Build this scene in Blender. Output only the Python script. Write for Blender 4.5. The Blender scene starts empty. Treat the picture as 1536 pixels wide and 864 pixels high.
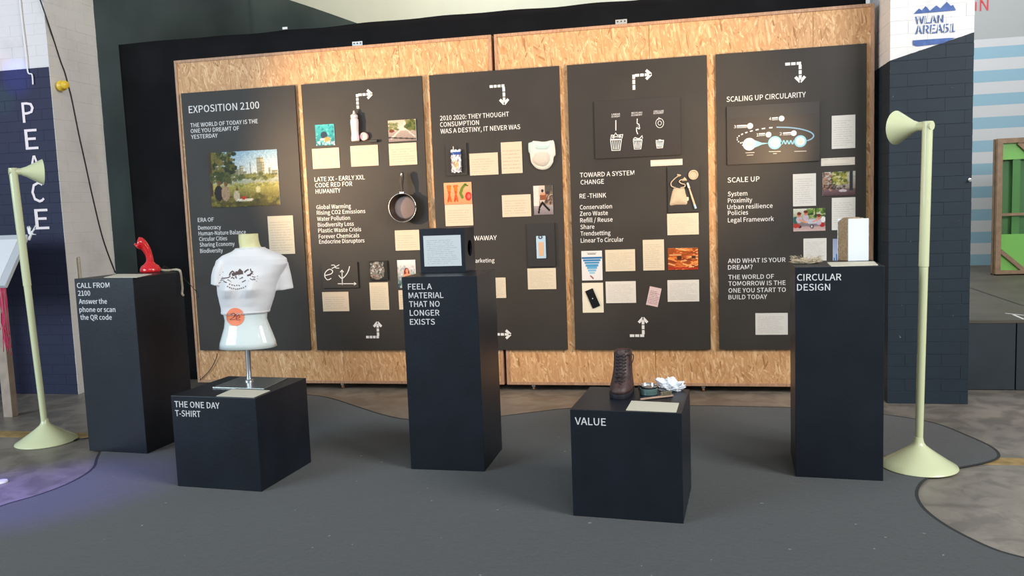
import bpy, bmesh, math, random
import numpy as np
from mathutils import Vector, noise
from mathutils.bvhtree import BVHTree

# ---------------------------------------------------------------- camera, world, lights, exposure
SC = bpy.context.scene
COL = SC.collection
random.seed(7); RNG = np.random.default_rng(7)
F, PIT, ROL, YAW, H = 1216.25, 0.0961308, -0.0372360, -0.2051665, 1.5
_c, _s = math.cos(YAW), math.sin(YAW)
R0 = Vector((_c, -_s, 0)); FH = Vector((_s, _c, 0)); ZZ = Vector((0, 0, 1))
FW = FH * math.cos(PIT) - ZZ * math.sin(PIT)
U0 = FH * math.sin(PIT) + ZZ * math.cos(PIT)
CR, SR = math.cos(ROL), math.sin(ROL)
RX = R0 * CR + U0 * SR
UP = U0 * CR - R0 * SR
CAM = Vector((0, 0, H))
cd = bpy.data.cameras.new('camera'); co = bpy.data.objects.new('camera', cd); COL.objects.link(co)
cd.sensor_width = 36; cd.lens = F / 1536 * 36; cd.clip_end = 100; cd.clip_start = .05
from mathutils import Matrix
co.matrix_world = Matrix(((RX.x, UP.x, -FW.x, CAM.x), (RX.y, UP.y, -FW.y, CAM.y), (RX.z, UP.z, -FW.z, CAM.z), (0, 0, 0, 1)))
SC.camera = co
SC.view_settings.view_transform = 'Standard'; SC.view_settings.look = 'None'
SC.view_settings.gamma = 1; SC.view_settings.exposure = 0.0
SC.view_settings.use_curve_mapping = False

w = bpy.data.worlds.new('hall_light'); SC.world = w; w.use_nodes = True
bg = w.node_tree.nodes['Background']; bg.inputs[0].default_value = (0.86, 0.93, 1.0, 1); bg.inputs[1].default_value = 0.36

def light(name, typ, loc, target, energy, color, size=1, size_y=None, spot=None, blend=1):
    l = bpy.data.lights.new(name, typ); l.energy = energy; l.color = color
    if typ == 'AREA':
        l.size = size
        if size_y: l.shape = 'RECTANGLE'; l.size_y = size_y
    else: l.shadow_soft_size = size
    if spot: l.spot_size = math.radians(spot); l.spot_blend = blend
    o = bpy.data.objects.new(name, l); COL.objects.link(o); o.location = loc
    o.rotation_euler = (Vector(target) - Vector(loc)).to_track_quat('-Z', 'Y').to_euler()
    return o
light('window_daylight', 'AREA', (-8.2, -2.2, 3.2), (-3.4, 5.0, .9), 600, (.70, .86, 1), 5, 3.6)
light('hall_daylight', 'AREA', (1.5, -2.5, 5.6), (0, 6.4, .7), 210, (1, .98, .94), 5, 3)
light('side_fill_light', 'AREA', (5.5, 1.0, 4.5), (-5.2, 6.4, 2.2), 520, (.97, .98, 1), 3, 2.5)  # unseen soft fill, added to brighten the white side of the left pillar
light('rear_daylight', 'AREA', (3.0, 8.6, 6.0), (5, 11.5, 1.8), 130, (.95, .98, 1), 3, 2)
light('rear_hall_lamp', 'AREA', (-3.0, 8.9, 6.8), (-2.4, 11.7, 5), 150, (1, .95, .8), 2.5, 1.2)
light('ceiling_spotlight', 'SPOT', (-.9, 3.6, 5.2), (-1.0, 6.5, 2.7), 190, (1, .68, .38), .08, spot=72)
light('purple_stage_light', 'SPOT', (-6.2, 1.6, 3.9), (-3.68, 3.72, 0), 2300, (.13, .08, 1), .05, spot=17)
light('blue_disco_light', 'SPOT', (-6.5, 2.0, 3.6), (-5.62, 6.2, 2.80), 900, (.05, .12, 1), .02, spot=5)
light('green_disco_light', 'SPOT', (-6.9, 2.0, 3.4), (-5.80, 6.2, 2.62), 260, (.05, 1, .35), .02, spot=4.5)
light('pink_disco_light', 'SPOT', (-6.0, 2.0, 3.4), (-5.74, 6.2, 2.95), 60, (1, .15, .5), .02, spot=3)
light('violet_stage_light', 'SPOT', (-7.6, 2.2, 3.6), (-6.3, 6.2, 3.3), 120, (.85, .38, 1), .1, spot=40)

# ---------------------------------------------------------------- pixel of the photograph -> point in the room
def ray(px, py):
    return FW + RX * ((px - 768) / F) - UP * ((py - 432) / F)
def WY(px, py, y):
    d = ray(px, py); return CAM + d * (y / d.y)
def WX(px, py, x):
    d = ray(px, py); return CAM + d * (x / d.x)
def ON(px, py, z=0.0):
    d = ray(px, py); return CAM + d * ((z - H) / d.z)
def PLN(px, py, p0, n):
    d = ray(px, py); return CAM + d * ((p0 - CAM).dot(n) / d.dot(n))

# ---------------------------------------------------------------- materials
def nt(name):
    m = bpy.data.materials.new(name); m.use_nodes = True
    return m, m.node_tree.nodes, m.node_tree.links, m.node_tree.nodes['Principled BSDF']
def mat(name, col, rough=.6, metal=0, var=0.0, scale=20, bump=0, bscale=80, spec=.5, coat=0, trans=0, emit=None, sheen=0):
    m, N, L, B = nt(name)
    B.inputs['Base Color'].default_value = (*col, 1); B.inputs['Roughness'].default_value = rough
    B.inputs['Metallic'].default_value = metal; B.inputs['Specular IOR Level'].default_value = spec
    B.inputs['Coat Weight'].default_value = coat; B.inputs['Transmission Weight'].default_value = trans
    B.inputs['Sheen Weight'].default_value = sheen
    if emit: B.inputs['Emission Color'].default_value = (*emit[0], 1); B.inputs['Emission Strength'].default_value = emit[1]
    if var or bump:
        g = N.new('ShaderNodeNewGeometry')
    if var:
        n = N.new('ShaderNodeTexNoise'); n.inputs['Scale'].default_value = scale; n.inputs['Detail'].default_value = 6
        L.new(g.outputs['Position'], n.inputs['Vector'])
        r = N.new('ShaderNodeValToRGB'); r.color_ramp.elements[0].position = .3; r.color_ramp.elements[1].position = .7
        r.color_ramp.elements[0].color = (*[c * (1 - var) for c in col], 1); r.color_ramp.elements[1].color = (*[min(1, c * (1 + var)) for c in col], 1)
        L.new(n.outputs['Fac'], r.inputs['Fac']); L.new(r.outputs['Color'], B.inputs['Base Color'])
    if bump:
        n = N.new('ShaderNodeTexNoise'); n.inputs['Scale'].default_value = bscale; n.inputs['Detail'].default_value = 4
        L.new(g.outputs['Position'], n.inputs['Vector'])
        b = N.new('ShaderNodeBump'); b.inputs['Strength'].default_value = bump; b.inputs['Distance'].default_value = .01
        L.new(n.outputs['Fac'], b.inputs['Height']); L.new(b.outputs['Normal'], B.inputs['Normal'])
    return m
def mth(N, L, op, a, b=None, c=None, clamp=False):
    n = N.new('ShaderNodeMath'); n.operation = op; n.use_clamp = clamp
    for i, v in enumerate((a, b, c)):
        if v is None: continue
        if isinstance(v, (int, float)): n.inputs[i].default_value = v
        else: L.new(v, n.inputs[i])
    return n.outputs[0]
def mixc(N, L, f, a, b):
    n = N.new('ShaderNodeMix'); n.data_type = 'RGBA'
    if isinstance(f, (int, float)): n.inputs[0].default_value = f
    else: L.new(f, n.inputs[0])
    for i, v in ((6, a), (7, b)):
        if isinstance(v, tuple): n.inputs[i].default_value = (*v[:3], 1)
        else: L.new(v, n.inputs[i])
    return n.outputs[2]
def pos(N, L):
    g = N.new('ShaderNodeNewGeometry'); s = N.new('ShaderNodeSeparateXYZ'); L.new(g.outputs['Position'], s.inputs[0])
    return g.outputs['Position'], s.outputs
def noi(N, L, vec, scale, detail=4, rough=.5, dist=0):
    n = N.new('ShaderNodeTexNoise'); n.inputs['Scale'].default_value = scale; n.inputs['Detail'].default_value = detail
    n.inputs['Roughness'].default_value = rough; n.inputs['Distortion'].default_value = dist
    L.new(vec, n.inputs['Vector']); return n.outputs['Fac']
def ramp(N, L, f, stops):
    r = N.new('ShaderNodeValToRGB'); e = r.color_ramp.elements
    while len(e) < len(stops): e.new(.5)
    for k, (p_, c_) in enumerate(stops): e[k].position = p_; e[k].color = (*c_[:3], 1)
    L.new(f, r.inputs['Fac']); return r.outputs['Color']
def bumpn(N, L, B, h, strength, dist=.005):
    b = N.new('ShaderNodeBump'); b.inputs['Strength'].default_value = strength; b.inputs['Distance'].default_value = dist
    L.new(h, b.inputs['Height']); L.new(b.outputs['Normal'], B.inputs['Normal'])

def m_osb():
    m, N, L, B = nt('strand_board'); P, xyz = pos(N, L)
    B.inputs['Roughness'].default_value = .55
    def layer(rot, sx, sz, seed):
        mp = N.new('ShaderNodeMapping'); mp.inputs['Rotation'].default_value = (0, rot, 0); mp.inputs['Location'].default_value = (seed, 0, seed * 2)
        L.new(P, mp.inputs['Vector'])
        m2 = N.new('ShaderNodeMapping'); m2.inputs['Scale'].default_value = (sx, 1, sz); L.new(mp.outputs[0], m2.inputs['Vector'])
        v = N.new('ShaderNodeTexVoronoi'); v.inputs['Scale'].default_value = 1; L.new(m2.outputs[0], v.inputs['Vector'])
        s = N.new('ShaderNodeSeparateColor'); L.new(v.outputs['Color'], s.inputs[0])
        return s.outputs[0], s.outputs[1], v.outputs['Distance']
    a = layer(.14, 88, 13, 0); b = layer(-.45, 80, 15, 3.1); c = layer(.8, 84, 18, 7.7)
    s1 = mth(N, L, 'GREATER_THAN', a[1], .52); s2 = mth(N, L, 'GREATER_THAN', b[1], .6)
    v1 = N.new('ShaderNodeMix'); L.new(s2, v1.inputs[0]); L.new(c[0], v1.inputs[2]); L.new(b[0], v1.inputs[3])
    v2 = N.new('ShaderNodeMix'); L.new(s1, v2.inputs[0]); L.new(v1.outputs[0], v2.inputs[2]); L.new(a[0], v2.inputs[3])
    col = ramp(N, L, v2.outputs[0], [(0, (.33, .15, .05)), (.07, (.50, .26, .105)), (.45, (.58, .32, .14)), (.85, (.67, .40, .19)), (1, (.80, .55, .31))])
    g = noi(N, L, P, 160, 3)
    col2 = mixc(N, L, mth(N, L, 'MULTIPLY', g, .25), col, (.3, .14, .05))
    L.new(col2, B.inputs['Base Color'])
    bumpn(N, L, B, v2.outputs[0], .3, .002)
    return m
def m_pine():
    m, N, L, B = nt('pine_batten'); P, xyz = pos(N, L); B.inputs['Roughness'].default_value = .55
    mp = N.new('ShaderNodeMapping'); mp.inputs['Scale'].default_value = (9, 9, 1.2); L.new(P, mp.inputs['Vector'])
    f = noi(N, L, mp.outputs[0], 6, 5, .6, 1.5)
    L.new(ramp(N, L, f, [(.3, (.30, .155, .085)), (.6, (.46, .27, .16)), (.8, (.56, .36, .22))]), B.inputs['Base Color'])
    return m
def m_concrete():
    m, N, L, B = nt('polished_concrete'); P, xyz = pos(N, L)
    f1 = noi(N, L, P, .9, 8, .6); f2 = noi(N, L, P, 5, 8, .65, .6); f3 = noi(N, L, P, 45, 5)
    base = ramp(N, L, f1, [(.3, (.14, .126, .105)), (.55, (.235, .207, .17)), (.75, (.32, .28, .23))])
    d = ramp(N, L, f2, [(.42, (1, 1, 1)), (.56, (0, 0, 0))])
    c = mixc(N, L, mth(N, L, 'MULTIPLY', d, .45), base, (.06, .052, .045))
    sp = ramp(N, L, f3, [(.66, (0, 0, 0)), (.72, (1, 1, 1))])
    c = mixc(N, L, mth(N, L, 'MULTIPLY', sp, .25), c, (.3, .28, .25))
    L.new(c, B.inputs['Base Color'])
    L.new(mth(N, L, 'MULTIPLY_ADD', f2, .35, .22), B.inputs['Roughness'])
    bumpn(N, L, B, f2, .12, .004)
    return m
def m_carpet():
    m, N, L, B = nt('charcoal_carpet'); P, xyz = pos(N, L); B.inputs['Roughness'].default_value = .95
    B.inputs['Specular IOR Level'].default_value = .15
    f1 = noi(N, L, P, 420, 2); f2 = noi(N, L, P, 1.6, 5, .6); f3 = noi(N, L, P, 40, 3)
    c = ramp(N, L, f1, [(.3, (.029, .031, .031)), (.7, (.080, .086, .085))])
    c = mixc(N, L, mth(N, L, 'MULTIPLY', f2, .5), c, (.042, .046, .046))
    lint = ramp(N, L, noi(N, L, P, 26, 1), [(.79, (0, 0, 0)), (.80, (1, 1, 1))])
    c = mixc(N, L, mth(N, L, 'MULTIPLY', lint, .5), c, (.3, .3, .3))
    L.new(c, B.inputs['Base Color']); bumpn(N, L, B, mth(N, L, 'ADD', f1, f3), .5, .004)
    B.inputs['Sheen Weight'].default_value = .15
    return m
def m_pillar(side):
    m, N, L, B = nt('painted_brick_' + side); P, xyz = pos(N, L)
    f = noi(N, L, P, 3, 8, .65); f2 = noi(N, L, P, 38, 5); f3 = noi(N, L, P, 7, 3)
    if side == 'left':
        white = (.66, .64, .60); dark = (.015, .018, .043)
        mask = mth(N, L, 'MULTIPLY', mth(N, L, 'LESS_THAN', xyz[2], 2.872), mth(N, L, 'LESS_THAN', xyz[0], -5.2885))
    else:
        white = (.70, .68, .66); dark = (.0105, .0185, .027)
        wob = mth(N, L, 'MULTIPLY_ADD', noi(N, L, P, 30, 2), .006, 2.434)
        mask = mth(N, L, 'LESS_THAN', xyz[2], mth(N, L, 'MULTIPLY_ADD', mth(N, L, 'ADD', xyz[0], -1.461), .283, wob))
    cw = mixc(N, L, mth(N, L, 'MULTIPLY', ramp(N, L, f, [(.5, (0, 0, 0)), (.75, (1, 1, 1))]), .5), white, tuple(c * .72 for c in white))
    cw = mixc(N, L, mth(N, L, 'MULTIPLY', ramp(N, L, f2, [(.72, (0, 0, 0)), (.75, (1, 1, 1))]), .6), cw, (.22, .17, .13))
    cdk = mixc(N, L, mth(N, L, 'MULTIPLY', f3, .6), dark, tuple(c * 1.5 for c in dark))
    cdk = mixc(N, L, mth(N, L, 'MULTIPLY', ramp(N, L, f2, [(.745, (0, 0, 0)), (.76, (1, 1, 1))]), .5), cdk, (.3, .33, .35))
    L.new(mixc(N, L, mask, cw, cdk), B.inputs['Base Color']); B.inputs['Roughness'].default_value = .6
    B.inputs['Specular IOR Level'].default_value = .3
    bumpn(N, L, B, mth(N, L, 'ADD', f, mth(N, L, 'MULTIPLY', f2, .5)), .35, .006)
    return m
def m_stripes():
    m, N, L, B = nt('striped_wall_paint'); P, xyz = pos(N, L)
    per = .2985
    fr = mth(N, L, 'FRACT', mth(N, L, 'DIVIDE', mth(N, L, 'ADD', xyz[2], -.532 + per * 10), per))
    blue = mth(N, L, 'LESS_THAN', fr, .5)
    low = mth(N, L, 'LESS_THAN', xyz[2], 3.38)
    c = mixc(N, L, mth(N, L, 'MULTIPLY', blue, low), (.62, .62, .62), (.27, .46, .56))
    c = mixc(N, L, mth(N, L, 'GREATER_THAN', xyz[2], 3.47), c, (.40, .41, .40))
    f = noi(N, L, P, 3, 6)
    c = mixc(N, L, mth(N, L, 'MULTIPLY', f, .18), c, (.4, .4, .42))
    L.new(c, B.inputs['Base Color']); B.inputs['Roughness'].default_value = .7
    return m
def m_card(name, lines, base=(.62, .55, .42), ink=.32, half=False, inkcol=(.16, .14, .13)):
    m, N, L, B = nt(name); B.inputs['Roughness'].default_value = .6
    uv = N.new('ShaderNodeUVMap'); s = N.new('ShaderNodeSeparateXYZ'); L.new(uv.outputs[0], s.inputs[0])
    u, v = s.outputs[0], s.outputs[1]
    vn = mth(N, L, 'MULTIPLY', v, lines); row = mth(N, L, 'FLOOR', vn); fr = mth(N, L, 'FRACT', vn)
    lm = mth(N, L, 'MULTIPLY', mth(N, L, 'GREATER_THAN', fr, .33), mth(N, L, 'LESS_THAN', fr, .68))
    cb = N.new('ShaderNodeCombineXYZ'); L.new(mth(N, L, 'MULTIPLY', u, 34), cb.inputs[0]); L.new(mth(N, L, 'MULTIPLY', row, 7.3), cb.inputs[1])
    g = N.new('ShaderNodeNewGeometry')
    oi = N.new('ShaderNodeObjectInfo'); L.new(mth(N, L, 'MULTIPLY', oi.outputs['Random'], 50), cb.inputs[2])
    n = noi(N, L, cb.outputs[0], 1, 1); wm = mth(N, L, 'GREATER_THAN', n, .42)
    cb2 = N.new('ShaderNodeCombineXYZ'); L.new(mth(N, L, 'MULTIPLY', row, 3.7), cb2.inputs[0]); L.new(mth(N, L, 'MULTIPLY', oi.outputs['Random'], 90), cb2.inputs[1])
    end = mth(N, L, 'MULTIPLY_ADD', noi(N, L, cb2.outputs[0], 1, 0), .75, .45)
    hm = mth(N, L, 'MULTIPLY', mth(N, L, 'GREATER_THAN', u, .08), mth(N, L, 'LESS_THAN', u, mth(N, L, 'MINIMUM', end, .93)))
    vm = mth(N, L, 'MULTIPLY', mth(N, L, 'GREATER_THAN', v, .07), mth(N, L, 'LESS_THAN', v, .93))
    a = mth(N, L, 'MULTIPLY', mth(N, L, 'MULTIPLY', lm, wm), mth(N, L, 'MULTIPLY', hm, vm))
    gap = mth(N, L, 'SUBTRACT', 1, mth(N, L, 'MULTIPLY', mth(N, L, 'GREATER_THAN', v, 1 - 2.2 / lines), mth(N, L, 'LESS_THAN', v, 1 - 1.3 / lines)))
    a = mth(N, L, 'MULTIPLY', a, gap)
    L.new(mixc(N, L, mth(N, L, 'MULTIPLY', a, ink), base, inkcol), B.inputs['Base Color'])
    return m
def m_vcol(name, rough=.35):
    m, N, L, B = nt(name); a = N.new('ShaderNodeAttribute'); a.attribute_name = 'Col'
    L.new(a.outputs['Color'], B.inputs['Base Color']); B.inputs['Roughness'].default_value = rough; B.inputs['Specular IOR Level'].default_value = .25; return m
def m_wool():
    m, N, L, B = nt('hemp_fibre'); P, xyz = pos(N, L); B.inputs['Roughness'].default_value = .95
    f = noi(N, L, P, 55, 8, .8, 2)
    L.new(ramp(N, L, f, [(.35, (.22, .14, .08)), (.5, (.42, .31, .19)), (.68, (.62, .5, .33))]), B.inputs['Base Color'])
    bumpn(N, L, B, f, .9, .01); return m
def m_sheep():
    m, N, L, B = nt('pale_wool'); P, xyz = pos(N, L); B.inputs['Roughness'].default_value = .95
    f = noi(N, L, P, 60, 8, .8, 2)
    L.new(ramp(N, L, f, [(.35, (.36, .28, .18)), (.5, (.6, .5, .34)), (.68, (.78, .68, .5))]), B.inputs['Base Color'])
    bumpn(N, L, B, f, .9, .01); return m

M = dict(
    osb=m_osb(), pine=m_pine(), concrete=m_concrete(), carpet=m_carpet(), pl=m_pillar('left'), pr=m_pillar('right'), stripes=m_stripes(),
    panel=mat('black_board_paint', (.031, .0272, .0228), .55, var=.12, scale=2.5, bump=.05, bscale=300, spec=.32),
    plinth=mat('black_plinth_paint', (.0090, .0122, .0178), .38, var=.18, scale=4, bump=.06, bscale=60, spec=.32),
    curtain=mat('black_cloth', (.010, .010, .011), .95, var=.2, scale=3, spec=.1),
    drape=mat('dark_green_cloth', (.055, .068, .058), .9, var=.2, scale=1.5, spec=.15),
    stage=mat('dark_stage_panel', (.018, .026, .034), .5, var=.2, scale=3),
    stagetop=mat('stage_floor', (.10, .088, .068), .55, var=.2, scale=2.5, spec=.3),
    cream=mat('cream_wall', (.66, .66, .54), .7, var=.04, scale=2),
    lamp=mat('pale_green_lacquer', (.57, .60, .36), .3, spec=.5, coat=.3),
    lampin=mat('cream_lamp_inside', (.8, .78, .6), .5),
    bulb=mat('lit_bulb', (1, .85, .6), .5, emit=((1, .72, .42), 12)),
    vinyl=mat('white_vinyl', (.66, .66, .65), .5), letterpink=mat('pink_white_letter', (.78, .68, .68), .5),
    red=mat('red_plastic', (.62, .012, .018), .16, coat=.6), cord=mat('beige_cord', (.45, .40, .29), .6),
    black=mat('black_rubber', (.012, .012, .013), .5), steel=mat('brushed_steel', (.62, .64, .67), .3, 1),
    plate=mat('steel_plate', (.45, .47, .45), .22, .9), skin=mat('glossy_pale_torso', (.72, .78, .74), .12, coat=.8),
    neck=mat('pale_yellow_neck', (.66, .62, .32), .5, var=.08), shirt=mat('white_cotton', (.73, .71, .70), .85, bump=.12, bscale=40, sheen=.2),
    ink=mat('brown_print', (.10, .06, .055), .8), orange=mat('orange_sticker', (.9, .25, .12), .6), mark=mat('dark_red_pen', (.25, .03, .02), .6),
    paper=mat('cream_paper', (.62, .58, .46), .6), paperw=mat('white_paper', (.72, .73, .74), .6),
    leather=mat('brown_leather', (.058, .030, .025), .5, var=.35, scale=45, bump=.25, bscale=160), lining=mat('red_brown_lining', (.16, .035, .022), .7, var=.3),
    sole=mat('dark_rubber_sole', (.016, .017, .022), .5), lace=mat('dark_lace', (.022, .016, .018), .8),
    tin=mat('teal_tin', (.14, .23, .22), .35, .5), silver=mat('silver_tin', (.8, .8, .78), .2, 1),
    brushwood=mat('beech_wood', (.38, .24, .16), .5, var=.15), bristle=mat('grey_bristles', (.22, .19, .13), .9),
    cloth=mat('white_tissue', (.82, .84, .88), .8), wool=m_wool(), sheep=m_sheep(), whiteblk=mat('white_panel', (.70, .74, .75), .6),
    grey=mat('galvanised_metal', (.4, .4, .38), .4, .8), castor=mat('brown_caster', (.2, .1, .05), .5),
    wood=mat('pale_table_wood', (.36, .28, .22), .6, var=.15, scale=12), tabletop=mat('grey_tabletop', (.5, .52, .54), .6),
    pink=mat('pink_tinsel', (.6, .05, .13), .4), yellow=mat('yellow_plastic', (.75, .5, .03), .4), white=mat('white_cable', (.75, .74, .72), .5),
    stripe=mat('worn_yellow_line', (.30, .20, .07), .55, var=.35, scale=14), stencil=mat('blue_stencil', (.055, .11, .30), .7, var=.25, scale=30),
    redl=mat('red_letter', (.6, .06, .07), .6), green=mat('green_film', (.22, .55, .12), .25, trans=0.0, spec=.5),
    greend=mat('dark_green_film', (.09, .22, .08), .2), cratewood=mat('crate_timber', (.30, .19, .11), .6, var=.2, scale=14),
    vc=m_vcol('printed_photo', .55), plastic=mat('pinkish_clear_plastic', (.72, .62, .62), .25, spec=.5), pinkcap=mat('pink_plastic', (.72, .42, .42), .4),
    diaper=mat('diaper_fleece', (.60, .61, .55), .85, bump=.4, bscale=60), diaperb=mat('diaper_mint', (.42, .54, .53), .85),
    cotton=mat('natural_cotton', (.46, .37, .26), .9, bump=.3, bscale=90, var=.08), bamboo=mat('bamboo', (.55, .40, .25), .5),
    lblue=mat('pale_blue_plastic', (.34, .48, .60), .4), tan=mat('tan_card', (.5, .33, .2), .6), foil=m_vcol('printed_pouch', .3),
    panin=mat('pan_inner_coating', (.055, .040, .033), .35, .3), panrim=mat('pan_steel', (.5, .48, .44), .28, 1), panhandle=mat('pan_handle', (.03, .022, .018), .6),
    board2=mat('brown_black_board', (.028, .022, .018), .35), board1=mat('black_photo_board', (.024, .021, .019), .4),
    blue=mat('light_blue_print', (.25, .55, .62), .5), blue2=mat('blue_print', (.22, .38, .5), .5), pinkcard=m_card('pink_handwritten_card', 11, (.56, .42, .42), .75, inkcol=(.1, .05, .05)),
    glass=mat('black_phone_glass', (.006, .006, .007), .12, coat=.5),
)
CARDM = [m_card('text_card_%s' % s, n, b) for s, n, b in (('cream', 9, (.55, .46, .34)), ('ivory', 15, (.54, .48, .36)), ('white', 15, (.57, .55, .50)), ('blue', 16, (.58, .62, .62)), ('strip', 3, (.56, .51, .43)))]
CREAM, IVORY, WHITE, BLUE, STRIP = CARDM

# ---------------------------------------------------------------- mesh helpers (all take world coordinates)
class MB:
    def __init__(s): s.v = []; s.f = []; s.uv = {}
    def add(s, v, f):
        o = len(s.v); s.v += [Vector(p) for p in v]; s.f += [tuple(i + o for i in q) for q in f]; return s
    def hexa(s, b, t):           # 4 bottom points, 4 top points, same winding (ccw from above)
        return s.add(list(b) + list(t), [(3, 2, 1, 0), (4, 5, 6, 7), (0, 1, 5, 4), (1, 2, 6, 5), (2, 3, 7, 6), (3, 0, 4, 7)])
    def box(s, x0, x1, y0, y1, z0, z1):
        b = [(x0, y0, z0), (x1, y0, z0), (x1, y1, z0), (x0, y1, z0)]
        return s.hexa(b, [(x, y, z1) for x, y, _ in b])
    def obox(s, c, ax, ay, az):  # centre and three half-axis vectors
        c, ax, ay, az = map(Vector, (c, ax, ay, az))
        b = [c - ax - ay - az, c + ax - ay - az, c + ax + ay - az, c - ax + ay - az]
        return s.hexa(b, [p + az * 2 for p in b])
    def loft(s, rings, cap0=True, cap1=True):
        n = len(rings[0]); v = [p for r in rings for p in r]; f = []
        for k in range(len(rings) - 1):
            for i in range(n):
                j = (i + 1) % n; f.append((k * n + i, k * n + j, (k + 1) * n + j, (k + 1) * n + i))
        if cap0: f.append(tuple(range(n - 1, -1, -1)))
        if cap1: f.append(tuple((len(rings) - 1) * n + i for i in range(n)))
        return s.add(v, f)
    def tube(s, pts, r, n=8):
        pts = [Vector(p) for p in pts]; rs = r if isinstance(r, (list, tuple)) else [r] * len(pts)
        rings = []; t0 = (pts[1] - pts[0]).normalized()
        a = t0.orthogonal().normalized()
        for i, p in enumerate(pts):
            t = (pts[min(i + 1, len(pts) - 1)] - pts[max(i - 1, 0)]).normalized()
            a = (a - t * a.dot(t)).normalized(); b = t.cross(a)
            rings.append([p + (a * math.cos(q * math.tau / n) + b * math.sin(q * math.tau / n)) * rs[i] for q in range(n)])
        return s.loft(rings)
    def lathe(s, prof, c, n=28, axis=(0, 0, 1), cap0=True, cap1=True):   # prof: (radius, distance along axis)
        axis = Vector(axis).normalized(); a = axis.orthogonal().normalized(); b = axis.cross(a); c = Vector(c)
        return s.loft([[c + axis * h + (a * math.cos(q * math.tau / n) + b * math.sin(q * math.tau / n)) * max(r, 1e-5) for q in range(n)] for r, h in prof], cap0, cap1)
    def done(s, name, m, parent=None, smooth=False, bevel=0, loc=None, subsurf=0):
        me = bpy.data.meshes.new(name)
        xs = [p.x for p in s.v]; ys = [p.y for p in s.v]; zs = [p.z for p in s.v]
        if loc is None: loc = Vector(((min(xs) + max(xs)) / 2, (min(ys) + max(ys)) / 2, min(zs)))
        me.from_pydata([p - loc for p in s.v], [], s.f); me.update()
        bm = bmesh.new(); bm.from_mesh(me); bmesh.ops.recalc_face_normals(bm, faces=bm.faces); bm.to_mesh(me); bm.free()
        if smooth:
            for q in me.polygons: q.use_smooth = True
            if smooth != 'all':
                me.set_sharp_from_angle(angle=math.radians(40))
        me.materials.append(m)
        o = bpy.data.objects.new(name, me); COL.objects.link(o); o.location = loc
        if parent:
            o.parent = parent; o.location = loc - wloc(parent)
        if bevel:
            b = o.modifiers.new('edge', 'BEVEL'); b.width = bevel; b.segments = 2; b.limit_method = 'ANGLE'
        if subsurf:
            b = o.modifiers.new('sub', 'SUBSURF'); b.levels = subsurf; b.render_levels = subsurf
        return o
def wloc(o):
    l = Vector(o.location)
    while o.parent: o = o.parent; l += o.location
    return l
def tag(o, label=None, cat=None, group=None, kind=None):
    for k, v in (('label', label), ('category', cat), ('group', group), ('kind', kind)):
        if v: o[k] = v
    return o
def empty(name, loc, label, cat, group=None):
    o = bpy.data.objects.new(name, None); COL.objects.link(o); o.location = loc; o.empty_display_size = .1
    return tag(o, label, cat, group)
def spline(pts, n=8):
    pts = [Vector(p) for p in pts]; out = []
    for i in range(len(pts) - 1):
        p0, p1, p2, p3 = pts[max(i - 1, 0)], pts[i], pts[i + 1], pts[min(i + 2, len(pts) - 1)]
        for k in range(n):
            t = k / n
            out.append(.5 * ((2 * p1) + (p2 - p0) * t + (2 * p0 - 5 * p1 + 4 * p2 - p3) * t * t + (3 * p1 - p0 - 3 * p2 + p3) * t ** 3))
    out.append(pts[-1]); return out
def ribbon(mb, pts, wd, n, th=.0012, closed=False):   # flat stroke lying on a plane with normal n
    pts = [Vector(p) for p in pts]; N_ = Vector(n).normalized(); v = []
    for i, p in enumerate(pts):
        t = (pts[min(i + 1, len(pts) - 1)] - pts[max(i - 1, 0)]).normalized(); s_ = t.cross(N_).normalized() * wd / 2
        v += [p - s_, p + s_, p - s_ + N_ * th, p + s_ + N_ * th]
    f = []
    for i in range(len(pts) - 1):
        a, b = 4 * i, 4 * i + 4
        f += [(a + 2, a + 3, b + 3, b + 2), (a, a + 2, b + 2, b), (a + 1, b + 1, b + 3, a + 3)]
    f += [(0, 1, 3, 2), (len(v) - 4, len(v) - 2, len(v) - 1, len(v) - 3)]
    mb.add(v, f)
def disc(mb, c, r, n, th=.0012, seg=20, r2=None):
    N_ = Vector(n).normalized(); X = Vector((1, 0, 0)); X = (X - N_ * X.dot(N_)).normalized(); Z = N_.cross(X) * -1
    pr = [Vector(c) + X * math.cos(q * math.tau / seg) * r + Z * math.sin(q * math.tau / seg) * (r2 or r) for q in range(seg)]
    mb.loft([pr, [p + N_ * th for p in pr]])

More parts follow.
